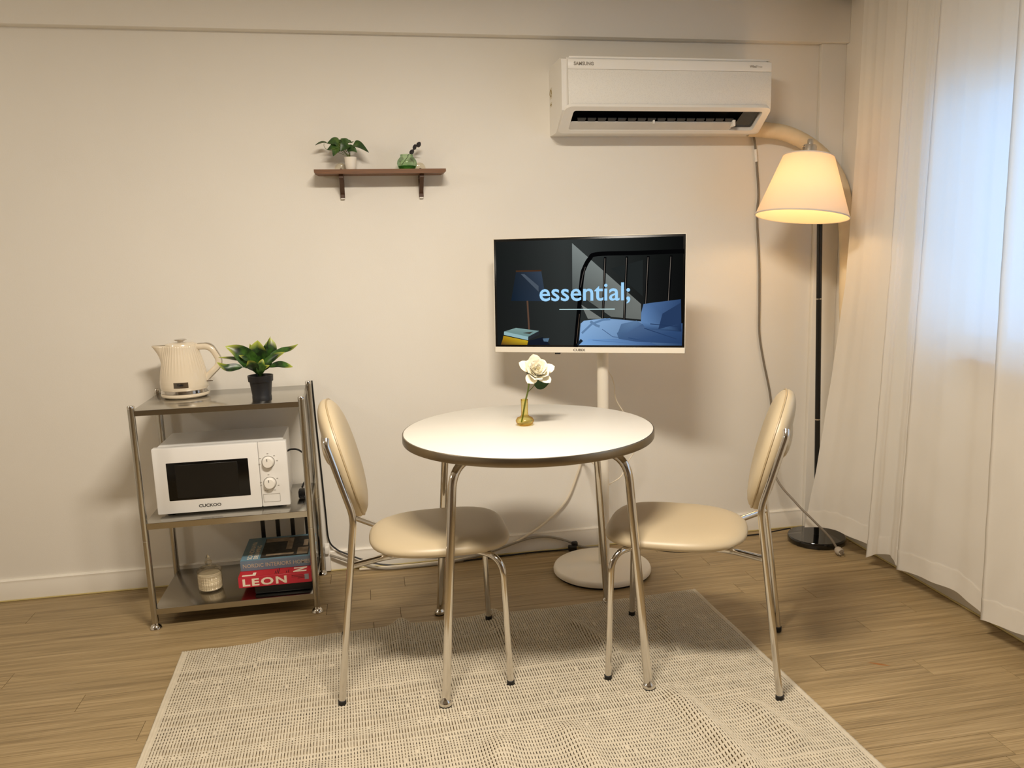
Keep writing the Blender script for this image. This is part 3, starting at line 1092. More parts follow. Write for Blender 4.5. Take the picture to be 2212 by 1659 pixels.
def leaf_tip_mat():
    """green leaf whose tip turns yellow-green (real colouring of the leaf)"""
    mt, nt, p = newmat('variegated_leaf')
    N, L = nt.nodes, nt.links.new
    tc = N.new('ShaderNodeTexCoord')
    nz = N.new('ShaderNodeTexNoise')
    nz.inputs['Scale'].default_value = 40
    L(tc.outputs['Object'], nz.inputs['Vector'])
    rp = N.new('ShaderNodeValToRGB')
    rp.color_ramp.elements[0].position, rp.color_ramp.elements[0].color = 0.38, lin((10, 34, 12)) + (1,)
    rp.color_ramp.elements[1].position, rp.color_ramp.elements[1].color = 0.66, lin((58, 96, 32)) + (1,)
    L(nz.outputs[0], rp.inputs[0])
    at_ = N.new('ShaderNodeAttribute')
    at_.attribute_name = 'tip'
    mr = N.new('ShaderNodeMapRange')
    mr.inputs[1].default_value, mr.inputs[2].default_value = 0.62, 1.0
    L(at_.outputs['Fac'], mr.inputs[0])
    mx = N.new('ShaderNodeMix')
    mx.data_type = 'RGBA'
    L(mr.outputs[0], mx.inputs[0])
    L(rp.outputs[0], mx.inputs[6])
    mx.inputs[7].default_value = lin((176, 184, 70)) + (1,)
    L(mx.outputs[2], p.inputs['Base Color'])
    p.inputs['Roughness'].default_value = 0.35
    return mt


M_tipleaf = leaf_tip_mat()


def leaf_path(name, pts, Wd, nrm, mt, parent, pk=0.6, stalk=0.10, start=0.0, cup=0.25, n=6):
    """leaf along a spline; blade from 'start' (0..1) to the tip, a narrow stalk before it"""
    P = spline(pts, n)
    m_ = len(P)
    T = [(P[min(i + 1, m_ - 1)] - P[max(i - 1, 0)]).normalized() for i in range(m_)]
    vs, tips = [], []
    cols_ = (-1.0, -0.5, 0.0, 0.5, 1.0)
    for i in range(m_):
        t = i / (m_ - 1)
        q = max(0.0, (t - start) / (1 - start))
        wd = Wd * 0.5 * (sin(pi * q ** pk) ** 0.85 if 0 < q < 1 else 0) + Wd * 0.5 * stalk * (1 - t)
        nn = Vector(nrm)
        nn = (nn - T[i] * nn.dot(T[i])).normalized()
        w = T[i].cross(nn)
        for c__ in cols_:
            vs.append(P[i] + w * (wd * c__) + nn * (cup * wd * abs(c__)))
            tips.append(q * 0.9 + 0.25 * abs(c__) * q)
    nb, nc = len(vs), 5
    th = 0.0005
    off = [Vector((0, 0, 0))] * 0
    vs2 = [v + Vector(nrm).normalized() * th for v in vs] + [v - Vector(nrm).normalized() * th for v in vs]
    fs = []
    for i in range(m_ - 1):
        for j in range(nc - 1):
            a = i * nc + j
            fs.append((a, a + 1, a + nc + 1, a + nc))
            fs.append((a + nb, a + nc + nb, a + nc + 1 + nb, a + 1 + nb))
    o = make(name, MB().add(vs2, fs), mt, parent, smooth=80)
    at__ = o.data.attributes.new('tip', 'FLOAT', 'POINT')
    at__.data.foreach_set('value', tips + tips)
    return o


def PLP(x, y, d=0.0):
    k = 0.000345
    dz = (605 - y) * k
    return PC + Vector(((x - 417) * k + 0.075 * dz, d, 0.088 + dz))


fn = (0.05, -0.80, 0.60)
LV = [([(417, 612, 0), (340, 470, -0.01), (215, 350, -0.02), (88, 288, -0.025)], 0.058, (-0.35, -0.75, 0.55), 0.22, 0.60),
      ([(405, 612, 0), (320, 525, -0.015), (215, 500, -0.03), (110, 500, -0.04), (18, 436, -0.05)], 0.028, (-0.1, -0.85, 0.5), 0.42, 0.75),
      ([(410, 610, 0.01), (300, 480, 0.01), (160, 428, 0.0), (8, 404, 0.0)], 0.028, (0.0, -0.35, 0.94), 0.25, 0.6),
      ([(420, 612, 0), (410, 480, 0.0), (392, 350, -0.005), (394, 248, 0.0)], 0.058, (0.1, -0.95, 0.3), 0.20, 0.85),
      ([(425, 612, 0.01), (470, 440, 0.02), (510, 330, 0.02), (512, 240, 0.03)], 0.046, (0.3, -0.9, 0.3), 0.20, 0.85),
      ([(425, 612, 0.0), (470, 420, 0.0), (492, 280, 0.0), (520, 214, 0.005)], 0.009, (0.8, -0.6, 0.1), 0.1, 0.75),
      ([(425, 612, 0.01), (490, 430, 0.0), (620, 368, -0.01), (720, 345, -0.015), (798, 300, -0.02)], 0.022, (0.0, -0.75, 0.65), 0.30, 0.75),
      ([(425, 612, 0), (480, 490, -0.01), (575, 415, -0.02), (668, 372, -0.03)], 0.028, (-0.2, -0.85, 0.5), 0.20, 0.65),
      ([(425, 612, -0.005), (490, 530, -0.02), (600, 495, -0.035), (690, 508, -0.045), (752, 520, -0.05)], 0.026, (0.1, -0.7, 0.7), 0.32, 0.7),
      ([(415, 612, -0.01), (380, 530, -0.03), (350, 470, -0.045), (320, 432, -0.055)], 0.042, (-0.35, -0.9, 0.2), 0.20, 0.95),
      ([(415, 612, 0.0), (330, 460, -0.02), (285, 415, -0.03), (224, 380, -0.035)], 0.016, (-0.3, -0.8, 0.5), 0.45, 0.7),
      ([(420, 612, -0.015), (425, 550, -0.03), (440, 480, -0.035), (455, 430, -0.03)], 0.026, (0.2, -0.95, 0.2), 0.15, 0.8),
      ([(415, 612, 0.02), (360, 450, 0.025), (325, 360, 0.03), (305, 288, 0.03)], 0.020, (0.2, -0.9, 0.4), 0.30, 0.7),
      ([(410, 612, 0.01), (320, 470, 0.015), (220, 410, 0.015), (150, 345, 0.02)], 0.040, (-0.3, -0.7, 0.65), 0.25, 0.7),
      ([(425, 612, 0.0), (470, 520, 0.01), (500, 440, 0.02), (545, 365, 0.025)], 0.034, (-0.2, -0.9, 0.4), 0.2, 0.7),
      ([(420, 612, 0.0), (440, 560, -0.02), (470, 520, -0.03), (520, 500, -0.03)], 0.020, (0.1, -0.8, 0.6), 0.2, 0.7)]
for pts, wd, nr_, st_, pk_ in LV:
    leaf_path('leaf', [PLP(*p) for p in pts], wd, nr_, M_tipleaf, pp, pk=pk_, start=st_, stalk=0.16)

# ------------------------------------------------------------------ wall shelf and what stands on it
M_wood = mat('walnut_stain', (108, 67, 27), 0.5, var=0.22, vscale=14, stretch=(1.2, 20, 20))
M_wood2 = mat('dark_walnut', (74, 46, 26), 0.5, var=0.2, vscale=14, stretch=(20, 20, 1.5))
SY0 = 3.205
ws = thing('wall_shelf', 'small brown wooden wall shelf on two brackets', 'shelf', (0.077, 3.312, 1.590))
z0, z1 = 1.5815, 1.5975
bd_ = MB()
ch = 0.006
prof = [(-0.167, z1), (0.3205, z1), (0.3205, z0 + ch), (0.3205 - 0.012, z0), (-0.167 + 0.012, z0), (-0.167, z0 + ch)]
bd_.prism(prof, SY0, 3.300, 'Y')
make('board', bd_, M_wood, ws, smooth=20)
for bx in (-0.0705, 0.230):
    bk = MB()
    w_ = 0.0085
    bk.rbox(bx - w_, bx + w_, 3.297, 3.311, 1.500, z0 + 0.0005, 0.001, 1)
    bk.rbox(bx - w_, bx + w_, 3.225, 3.300, z0 - 0.014, z0 + 0.0003, 0.001, 1)
    bk.prism([(3.298, 1.512), (3.298, 1.532), (3.246, z0 - 0.013), (3.228, z0 - 0.013)], bx - w_ * 0.9, bx + w_ * 0.9, 'X')
    bo = make('bracket', bk, M_wood2, ws, smooth=20)
    make('bracket_foot', MB().rbox(bx - 0.0075, bx + 0.0075, 3.298, 3.3115, 1.4955, 1.5002, 0.001, 1), M_white, bo)
    hk = make('hanger_disc', MB().lathe([(0.0225, 0), (0.0225, 0.002), (0.019, 0.0035), (0.006, 0.004)], 28, mtx=at(bx - 0.001, 3.3115, 1.6085) @ Matrix.Rotation(pi / 2, 4, 'X')), thin_glass('clear_hanger', (251, 249, 244), 0.4, (234, 228, 216)), ws)
    make('hanger_peg', MB().prism([(bx - 0.009, z1), (bx + 0.009, z1), (bx + 0.003, 1.6085), (bx - 0.003, 1.6085)], 3.290, 3.3075, 'Y'), M_wood2, ws)

IC = Vector((-0.0325, 3.245, z1))
iv = thing('potted_ivy', 'small trailing ivy in a white pot on the wall shelf', 'plant', IC)
ip = make('pot', MB().lathe([(0.0180, 0.0), (0.0188, 0.0015), (0.0199, 0.011), (0.0209, 0.022), (0.0219, 0.033), (0.0229, 0.044), (0.0232, 0.047), (0.0215, 0.047), (0.0200, 0.040), (0.002, 0.040)], 36, IC), mat('white_ceramic', (238, 230, 216), 0.3, var=0.01), iv)
make('soil', MB().lathe([(0.0203, 0.0402), (0.012, 0.043), (0.001, 0.044)], 20, IC), M_soil, ip)
M_iv = leaf_green('ivy_leaf', (32, 58, 26), (56, 86, 36), (92, 116, 50))
IB = IC + Vector((-0.002, 0, 0.044))
def IVP(x, y, d=0.0):
    k = 0.0001245
    dz = (800 - y) * k
    return IC + Vector(((x - 1270) * k + 0.03 * dz, d, 0.047 + dz))


IV = [([(600, 385, 0.0), (480, 372, -0.004), (360, 410, -0.008), (258, 462, -0.01)], 0.015, (0.05, -0.45, 0.9), [(1250, 800, 0), (900, 660, -0.01), (620, 590, -0.008), (520, 500, -0.004), (515, 400, 0)]),
      ([(945, 410, -0.02), (840, 375, -0.024), (730, 400, -0.027), (612, 428, -0.03)], 0.030, (-0.1, -0.85, 0.5), [(1250, 800, 0), (1080, 620, -0.01), (945, 410, -0.02)]),
      ([(915, 470, -0.022), (820, 510, -0.028), (720, 565, -0.03), (602, 616, -0.032)], 0.024, (-0.2, -0.85, 0.45), [(1250, 800, 0), (1090, 660, -0.01), (915, 470, -0.022)]),
      ([(1000, 360, 0.0), (900, 322, 0.0), (810, 312, 0.0), (715, 298, 0.0)], 0.016, (0.0, -0.4, 0.9), [(1255, 800, 0), (1120, 560, 0.0), (1000, 360, 0.0)]),
      ([(1165, 440, -0.010), (1130, 370, -0.012), (1075, 320, -0.014), (1008, 275, -0.012)], 0.028, (0.1, -0.8, 0.6), [(1255, 800, 0), (1210, 620, -0.005), (1165, 440, -0.010)]),
      ([(1195, 430, -0.026), (1130, 500, -0.032), (1070, 570, -0.034), (1000, 660, -0.036)], 0.030, (-0.1, -0.95, 0.3), [(1260, 800, 0), (1240, 600, -0.015), (1195, 430, -0.026)]),
      ([(880, 540, -0.030), (860, 620, -0.036), (820, 710, -0.038), (775, 806, -0.038)], 0.024, (-0.3, -0.9, 0.25), [(1250, 800, 0), (1060, 680, -0.015), (880, 540, -0.030)]),
      ([(1185, 320, 0.0), (1240, 345, -0.002), (1310, 380, -0.004), (1388, 342, -0.004)], 0.016, (0.0, -0.5, 0.85), [(1260, 800, 0), (1250, 560, 0.0), (1185, 320, 0.0)]),
      ([(1195, 570, -0.018), (1290, 570, -0.024), (1390, 610, -0.028), (1480, 692, -0.03)], 0.025, (0.1, -0.9, 0.4), [(1265, 800, 0), (1240, 700, -0.01), (1195, 570, -0.018)]),
      ([(1380, 440, -0.014), (1500, 455, -0.020), (1640, 540, -0.024), (1825, 694, -0.028)], 0.030, (0.25, -0.8, 0.55), [(1270, 800, 0), (1300, 600, -0.006), (1380, 440, -0.014)]),
      ([(1010, 470, -0.012), (980, 540, -0.016), (955, 600, -0.018), (930, 668, -0.02)], 0.020, (0.0, -0.95, 0.3), [(1255, 800, 0), (1120, 640, -0.006), (1010, 470, -0.012)]),
      ([(1060, 420, -0.004), (980, 400, -0.006), (930, 430, -0.010), (880, 480, -0.012)], 0.026, (0.0, -0.8, 0.6), [(1255, 800, 0), (1150, 600, -0.002), (1060, 420, -0.004)]),
      ([(1190, 400, -0.004), (1140, 440, -0.008), (1080, 480, -0.010), (1010, 500, -0.012)], 0.024, (0.1, -0.9, 0.5), [(1258, 800, 0), (1220, 600, -0.002), (1190, 400, -0.004)])]
for pts, wd, nr_, stm in IV:
    leaf_path('leaf', [IVP(*p) for p in pts], wd, nr_, M_iv, iv, pk=0.55, stalk=0.30, cup=0.18)
    make('stem', MB().tube(spline([IVP(*p) for p in stm], 5), 0.0008, 5), M_stem, iv)

GC = Vector((0.1775, 3.250, z1))
M_gg = thin_glass('green_glass', (224, 240, 218), 0.45, (172, 208, 170))
gp = [(0.004, 0.0008), (0.026, 0.0008), (0.031, 0.005), (0.0355, 0.014), (0.0375, 0.024), (0.0355, 0.034), (0.0290, 0.043), (0.0245, 0.047), (0.0235, 0.051), (0.0240, 0.056), (0.0230, 0.056), (0.0226, 0.053)]
gv = thing('glass_vase', 'round green glass vase on the wall shelf', 'vase', GC)
make('bowl', MB().lathe(gp, 48, GC, capt=False), M_gg, gv, smooth=60)
make('thick_base', MB().lathe([(0.024, 0.002), (0.0295, 0.006), (0.0330, 0.013), (0.028, 0.0145), (0.002, 0.013)], 40, GC), thin_glass('deep_green_glass', (172, 206, 160), 0.4, (112, 160, 112)), gv)
sg = thing('dried_sprig', 'dark dried leafy sprig leaning in the green glass vase', 'sprig', GC + Vector((-0.02, 0, 0.016)))
tw = spline([(0.158, 3.250, 1.6165), (0.172, 3.249, 1.634), (0.183, 3.248, 1.6475), (0.181, 3.248, 1.650), (0.195, 3.247, 1.661), (0.207, 3.246, 1.674), (0.218, 3.246, 1.684), (0.228, 3.245, 1.690)], 5)
make('twig', MB().tube(tw, 0.0010, 6), mat('dark_twig', (52, 60, 30), 0.6), sg)
M_dk = mat('dried_dark_leaf', (26, 18, 20), 0.6)
for (b_, d, L, w_) in (((0.1905, 3.247, 1.6555), (0.66, -0.1, 0.70), 0.0225, 0.0140), ((0.2055, 3.246, 1.6705), (0.34, -0.1, 0.95), 0.0225, 0.0125), ((0.2185, 3.245, 1.6810), (0.58, -0.1, 0.82), 0.0225, 0.0150)):
    make('leaf', leaf_mb(b_, d, (0.2, -1, 0), L, w_, 0.02, 0.12, 9, base_w=0.25, pk=0.95, pw=0.6), M_dk, sg, smooth=80)
make('leaf', leaf_mb((0.207, 3.246, 1.6735), (1, -0.1, -0.14), (0, -0.15, 1), 0.022, 0.006, 0.05, 0.1, 6), M_dk, sg, smooth=80)

# ------------------------------------------------------------------ air conditioner
ac = thing('air_conditioner', 'white wall-mounted air conditioner unit above the television', 'air conditioner', (1.17, 3.312, 1.855))
AX0, AX1 = 0.752, 1.590
AYF = 3.100
M_ac = mat('ac_white', (238, 234, 226), 0.35, var=0.006)


def ac_mesh():
    mt, nt, p = newmat('ac_perforated')
    N = nt.nodes
    tc = N.new('ShaderNodeTexCoord')
    vo = N.new('ShaderNodeTexVoronoi')
    vo.inputs['Scale'].default_value = 260
    nt.links.new(tc.outputs['Object'], vo.inputs['Vector'])
    rp = N.new('ShaderNodeValToRGB')
    rp.color_ramp.elements[0].position = 0.15
    rp.color_ramp.elements[0].color = lin((220, 216, 208)) + (1,)
    rp.color_ramp.elements[1].position = 0.45
    rp.color_ramp.elements[1].color = lin((230, 226, 217)) + (1,)
    nt.links.new(vo.outputs['Distance'], rp.inputs[0])
    nt.links.new(rp.outputs[0], p.inputs['Base Color'])
    p.inputs['Roughness'].default_value = 0.5
    b = N.new('ShaderNodeBump')
    b.inputs['Strength'].default_value = 0.3
    b.inputs['Distance'].default_value = 0.001
    nt.links.new(vo.outputs['Distance'], b.inputs['Height'])
    nt.links.new(b.outputs[0], p.inputs['Normal'])
    return mt


# casing: profile in (y,z); the lower front slopes back to the wall
ZT, ZB = 1.982, 1.727
sl0, sl1 = (AYF, 1.800), (3.205, ZB)          # slope start, slope end
cas = MB()
pr = [(YB, ZT - 0.012), (YB - 0.03, ZT), (AYF + 0.022, ZT), (AYF + 0.006, ZT - 0.006), (AYF + 0.002, ZT - 0.02), (AYF + 0.002, 1.806), (AYF + 0.006, 1.795), (sl1[0] - 0.006, ZB + 0.003), (sl1[0] + 0.004, ZB), (YB, ZB)]
# side cheeks
cas.prism(pr, AX0, AX0 + 0.020, 'X')
cas.prism(pr, AX1 - 0.020, AX1, 'X')
# back, top, front and bottom shells between the cheeks
cas.box(AX0 + 0.02, AX1 - 0.02, YB - 0.008, YB - 0.001, ZB, ZT - 0.012)
cas.prism([(YB, ZT - 0.012), (YB - 0.03, ZT), (AYF + 0.022, ZT), (AYF + 0.022, ZT - 0.012), (YB - 0.03, ZT - 0.02)], AX0 + 0.02, AX1 - 0.02, 'X')
cas.box(AX0 + 0.02, AX1 - 0.02, AYF + 0.006, AYF + 0.016, 1.800, ZT - 0.002)
cas.box(AX0 + 0.02, AX1 - 0.02, sl1[0] - 0.002, YB - 0.008, ZB, ZB + 0.006)
casing = make('casing', cas, M_ac, ac, smooth=30)
make('top_strip', MB().rbox(AX0 + 0.030, AX1 - 0.012, AYF + 0.003, AYF + 0.03, ZT - 0.004, ZT + 0.004, 0.002, 2), M_ac, ac)
fp = make('front_panel', MB().rbox(AX0 + 0.024, AX1 - 0.003, AYF - 0.004, AYF + 0.006, 1.9385, ZT - 0.008, 0.003, 2), M_ac, ac)
make('perforated_panel', MB().rbox(AX0 + 0.024, AX1 - 0.003, AYF - 0.003, AYF + 0.006, 1.800, 1.9385, 0.002, 2), ac_mesh(), ac)
text('lettering', 'SAMSUNG', 0.0170, at(0.836, AYF - 0.0046, 1.952) @ FRONT, mat('grey_logo', (150, 142, 130), 0.5), fp, 0.0002, 0.0006, sx=0.98)
text('lettering', 'Wind', 0.0120, at(1.523, AYF - 0.0046, 1.953) @ FRONT, mat('grey_logo_b', (160, 152, 140), 0.5), fp, 0.0002, 0.0004, 'RIGHT')
text('lettering', 'Free', 0.0120, at(1.525, AYF - 0.0046, 1.953) @ FRONT, mat('grey_logo_c', (186, 178, 166), 0.5), fp, 0.0002, 0.0, 'LEFT')


# outlet frame on the slope: param s along slope 0..1, x across
def slp(x, s, d=0.0):
    y = sl0[0] + (sl1[0] - sl0[0]) * s
    z = sl0[1] + (sl1[1] - sl0[1]) * s
    n_ = Vector((0, -(sl0[1] - sl1[1]), -(sl1[0] - sl0[0]))).normalized()
    return Vector((x, y, z)) + n_ * d


def ringmesh(outer, inner, d0, d1):
    n = len(outer)
    vs = [slp(*p, d1) for p in outer] + [slp(*p, d1) for p in inner] + [slp(*p, d0) for p in outer] + [slp(*p, d0 - 0.012) for p in inner]
    fs = []
    for i in range(n):
        j = (i + 1) % n
        fs.append((i, j, n + j, n + i))
        fs.append((i, 2 * n + i, 2 * n + j, j))
        fs.append((n + i, n + j, 3 * n + j, 3 * n + i))
    return MB().add(vs, fs)


def rrect(x0, x1, s0, s1, skl, skr, rx, rs, n=5):
    """rounded quad in (x,s); skl/skr slide the bottom corners along x"""
    cs = [(x0, s0), (x1, s0), (x1 + skr, s1), (x0 + skl, s1)]
    out = []
    for i, (cx_, cs_) in enumerate(cs):
        px_, ps_ = cs[i - 1]
        nx_, ns_ = cs[(i + 1) % 4]
        def tow(ax_, as_):
            dx, ds = ax_ - cx_, as_ - cs_
            l = sqrt((dx / rx) ** 2 + (ds / rs) ** 2)
            return cx_ + dx / l, cs_ + ds / l
        a = tow(px_, ps_)
        b = tow(nx_, ns_)
        for k in range(n + 1):
            t = k / n
            out.append((a[0] * (1 - t) ** 2 + cx_ * 2 * t * (1 - t) + b[0] * t * t, a[1] * (1 - t) ** 2 + cs_ * 2 * t * (1 - t) + b[1] * t * t))
    return out


outer = rrect(AX0 + 0.012, AX1 - 0.001, -0.10, 1.0, -0.010, -0.004, 0.03, 0.22)
inner = rrect(AX0 + 0.046, AX1 - 0.030, 0.07, 0.86, -0.002, -0.004, 0.010, 0.10)
make('outlet_frame', ringmesh(outer, inner, -0.010, 0.003), M_ac, ac, smooth=50)
M_dark = mat('outlet_black', (8, 8, 8), 0.5)
cav = MB()
# open trough behind the outlet
x0, x1 = AX0 + 0.030, AX1 - 0.030
a0, a1, b0, b1 = slp(0, 0.03, -0.004), slp(0, 0.93, -0.004), slp(0, 0.03, -0.07), slp(0, 0.93, -0.06)
cav.add([(x, p.y, p.z) for x in (x0, x1) for p in (a0, b0, b1, a1)], [(0, 1, 5, 4), (1, 2, 6, 5), (2, 3, 7, 6), (0, 3, 2, 1), (4, 5, 6, 7)])
make('outlet_trough', cav, M_dark, ac, smooth=0)
lv = MB()
l0, l1 = AX0 + 0.038, 1.462
pts = rrect(l0, l1, 0.56, 0.86, 0.0, 0.0, 0.014, 0.12)
n = len(pts)
vs = [slp(x, s, 0.000 + 0.004 * (s - 0.5)) for x, s in pts] + [slp(x, s, -0.006) for x, s in pts]
lv.add(vs, [tuple(range(n)), tuple(reversed(range(n, 2 * n)))] + [(i, i + n, (i + 1) % n + n, (i + 1) % n) for i in range(n)])
lo = make('louver', lv, mat('louver_grey', (208, 203, 194), 0.4), ac, smooth=30)
make('louver_tab', MB().rbox(1.455, 1.466, slp(0, .5).y - 0.004, slp(0, .75).y, slp(0, .75).z, slp(0, .42).z, 0.002, 2), M_ac, lo)
make('louver_tab', MB().rbox(1.126, 1.132, slp(0, .5).y - 0.003, slp(0, .6).y, slp(0, .62).z, slp(0, .44).z, 0.001, 1), M_ac, lo)
M_vane = mat('vane_grey', (58, 58, 58), 0.5)
for k in range(16):
    x = AX0 + 0.072 + k * 0.0400
    q0, q1 = slp(x, 0.40, -0.014), slp(x, 0.56, -0.006)
    vm = MB().add([slp(x, 0.45, -0.006), slp(x + 0.034, 0.45, -0.006), slp(x + 0.029, 0.62, -0.004), slp(x + 0.005, 0.62, -0.004),
                   slp(x, 0.45, -0.010), slp(x + 0.034, 0.45, -0.010), slp(x + 0.029, 0.62, -0.008), slp(x + 0.005, 0.62, -0.008)],
                  [(0, 1, 2, 3), (7, 6, 5, 4), (0, 4, 5, 1), (1, 5, 6, 2), (2, 6, 7, 3), (3, 7, 4, 0)])
    make('vane', vm, M_vane, ac, smooth=0)
make('sensor_window', MB().add([slp(1.490, 0.10, -0.012), slp(1.553, 0.10, -0.012), slp(1.548, 0.83, -0.012), slp(1.474, 0.83, -0.012), slp(1.490, 0.10, -0.016), slp(1.553, 0.10, -0.016), slp(1.548, 0.83, -0.016), slp(1.474, 0.83, -0.016)],
                              [(0, 1, 2, 3), (7, 6, 5, 4), (0, 4, 5, 1), (1, 5, 6, 2), (2, 6, 7, 3), (3, 7, 4, 0)]), M_glossblack, ac, smooth=0)
M_stk = mat('sticker', (222, 214, 196), 0.5)
sk = make('energy_sticker', MB().rbox(AX0 - 0.0006, AX0 + 0.0005, 3.262, 3.300, 1.865, 1.905, 0.0004, 1).rbox(AX0 - 0.0006, AX0 + 0.0005, 3.266, 3.298, 1.835, 1.852, 0.0004, 1), M_stk, casing)
arc = [(AX0 - 0.001, 3.281 + 0.014 * cos(radians(a)), 1.880 + 0.018 * sin(radians(a))) for a in range(0, 181, 15)]
make('sticker_arc', MB().tube(arc, 0.0016, 6).box(AX0 - 0.0014, AX0, 3.272, 3.29, 1.872, 1.878).box(AX0 - 0.0014, AX0, 3.270, 3.292, 1.840, 1.845), mat('sticker_print', (150, 128, 70), 0.5), sk)

# pipe wrapped in tape, arching from the unit to the corner
M_wrap = mat('pipe_wrap', (224, 206, 172), 0.7, var=0.05, bump=0.3, bscale=60)
pth = spline([(1.575, 3.262, 1.752), (1.64, 3.258, 1.747), (1.742, 3.254, 1.731), (1.848, 3.250, 1.683), (1.935, 3.240, 1.605), (1.980, 3.215, 1.50), (1.988, 3.185, 1.36), (1.986, 3.160, 1.20), (1.978, 3.140, 1.05), (1.985, 3.130, 0.90)], 14)
rads = [0.0305 * (1 + 0.035 * abs(sin(i * 1.05))) for i in range(len(pth))]
po = make('insulated_pipe', MB().tube(pth, rads, 20), M_wrap, smooth=50)
tag(po, 'thick cream-wrapped pipe arching from the air conditioner to the corner', 'pipe')
# power cord of the air conditioner with plug on the floor
M_gcord = mat('grey_cord', (128, 118, 104), 0.5, var=0.03)
pc = thing('plug_cable', 'grey cord hanging from the air conditioner to a plug on the floor', 'cord', (1.868, 2.938, 0.0))
cp = spline([(1.612, 3.290, 1.732), (1.624, 3.297, 1.69), (1.636, 3.300, 1.60), (1.646, 3.300, 1.49), (1.642, 3.300, 1.396), (1.658, 3.300, 1.202), (1.663, 3.300, 1.05), (1.667, 3.300, 0.904), (1.690, 3.300, 0.781), (1.727, 3.297, 0.614), (1.72, 3.26, 0.45), (1.700, 3.18, 0.29), (1.735, 3.06, 0.20), (1.775, 2.995, 0.145), (1.835, 2.960, 0.075), (1.862, 2.945, 0.030)], 8)
make('cable', MB().tube(cp, 0.0046, 10), M_gcord, pc)
make('cable_sleeve', MB().tube(spline([(1.626, 3.297, 1.675), (1.630, 3.299, 1.645), (1.633, 3.300, 1.625)], 4), 0.0062, 10), M_white, pc, label='white sleeve near the top')
pl = MB().lathe([(0.008, 0.0), (0.014, 0.006), (0.0165, 0.014), (0.0165, 0.030), (0.015, 0.032)], 20, mtx=at(1.8635, 2.952, 0.024) @ Matrix.Rotation(radians(105), 4, 'X') @ Matrix.Rotation(radians(8), 4, 'Y'))
plo = make('plug', pl, mat('grey_plug', (168, 156, 140), 0.5), pc)
pn_ = MB()
for dx in (-0.0085, 0.0085):
    pn_.tube([(1.8635 + dx, 2.922, 0.0185), (1.8635 + dx, 2.905, 0.014)], 0.0023, 8)
make('prong', pn_, M_chrome, plo)

# ------------------------------------------------------------------ television on a round stand
tv = thing('television', 'flat television with white bezel on a white pole stand', 'television', (0.866, 3.018, 0.0))
M_tvw = mat('tv_white', (236, 228, 212), 0.4, var=0.006)
SBX, SBY = 0.866, 3.018
make('stand_base', MB().lathe([(0.190, 0.006), (0.196, 0.010), (0.1965, 0.018), (0.193, 0.027), (0.186, 0.031), (0.030, 0.032)], 80, (SBX, SBY, 0)), M_tvw, tv)
make('base_pad', MB().lathe([(0.188, 0.0), (0.190, 0.0065)], 60, (SBX, SBY, 0)), M_rubber, tv)
make('pole', MB().tube([(0.877, 3.026, 0.030), (0.880, 3.030, 1.18)], 0.0222, 24), M_tvw, tv)
TA, TT = 0.457, 0.048
tc_ = Vector((0.802, 2.964, 1.115))
tr = Vector((cos(TA), -sin(TA), 0))
tn0 = Vector((-sin(TA), -cos(TA), 0))
tu = Vector((0, 0, 1)) * cos(TT) - tn0 * sin(TT)
tn = tr.cross(tu) * -1
if tn.dot(tn0) < 0:
    tn = -tn
TW, TH = 0.725, 0.431


def tvp(x, y, d=0.0):
    return tc_ + tr * x + tu * y + tn * d


TM = Matrix.Identity(4)
for i in range(3):
    TM[i][0], TM[i][1], TM[i][2], TM[i][3] = tr[i], tu[i], tn[i], tc_[i]


def tvbox(x0, x1, y0, y1, d0, d1, bev=0.002):
    return MB().rbox(x0, x1, y0, y1, d0, d1, bev, 2, mtx=TM)


make('back_shell', tvbox(-TW / 2 + 0.002, TW / 2 - 0.002, -TH / 2 + 0.002, TH / 2 - 0.002, -0.034, -0.004, 0.006), M_tvw, tv)
make('back_box', tvbox(-0.18, 0.18, -0.16, 0.06, -0.060, -0.030, 0.006), M_tvw, tv)
make('mount', MB().tube([tvp(0.03, 0.0, -0.058), (0.880, 3.030, 1.110)], 0.02, 14).rbox(0.852, 0.908, 3.000, 3.058, 1.07, 1.15, 0.004, 2), M_tvw, tv)
bz = MB()
for (a, b, c_, d_) in ((-TW / 2, TW / 2, TH / 2 - 0.003, TH / 2), (-TW / 2, -TW / 2 + 0.003, -TH / 2, TH / 2), (TW / 2 - 0.003, TW / 2, -TH / 2, TH / 2), (-TW / 2, TW / 2, -TH / 2, -TH / 2 + 0.0215)):
    bz.rbox(a, b, c_, d_, -0.010, 0.002, 0.0012, 1, mtx=TM)
bzo = make('bezel', bz, M_tvw, tv)
text('lettering', 'CUBIX', 0.0125, TM @ at(-0.030, -TH / 2 + 0.0065, 0.0021), mat('logo_dark', (96, 88, 78), 0.5), bzo, 0.0002, 0.0004, sx=1.25)
make('receiver', tvbox(-0.125, -0.105, -TH / 2 - 0.006, -TH / 2 + 0.001, -0.012, -0.002, 0.001), M_black, bzo)
SX0, SX1, SY0_, SY1_ = -TW / 2 + 0.003, TW / 2 - 0.003, -TH / 2 + 0.0215, TH / 2 - 0.003
scr = make('screen', tvbox(SX0, SX1, SY0_, SY1_, -0.008, 0.0, 0.0004), mat('screen_black', (4, 4, 5), 0.25, var=0.1, spec=0.3), tv, label='lit picture of a dim bedroom')


# the picture on the screen: colour polygons that give off light. (x,y) in a 1980 x 1150 picture frame
def scp(px_, py_, d):
    u_ = px_ / 1980.0
    v_ = py_ / 1150.0
    return tvp(SX0 + (SX1 - SX0) * u_, SY1_ - (SY1_ - SY0_) * v_, d)


pic_v, pic_f, pic_c = [], [], []
lay = [0.0004]


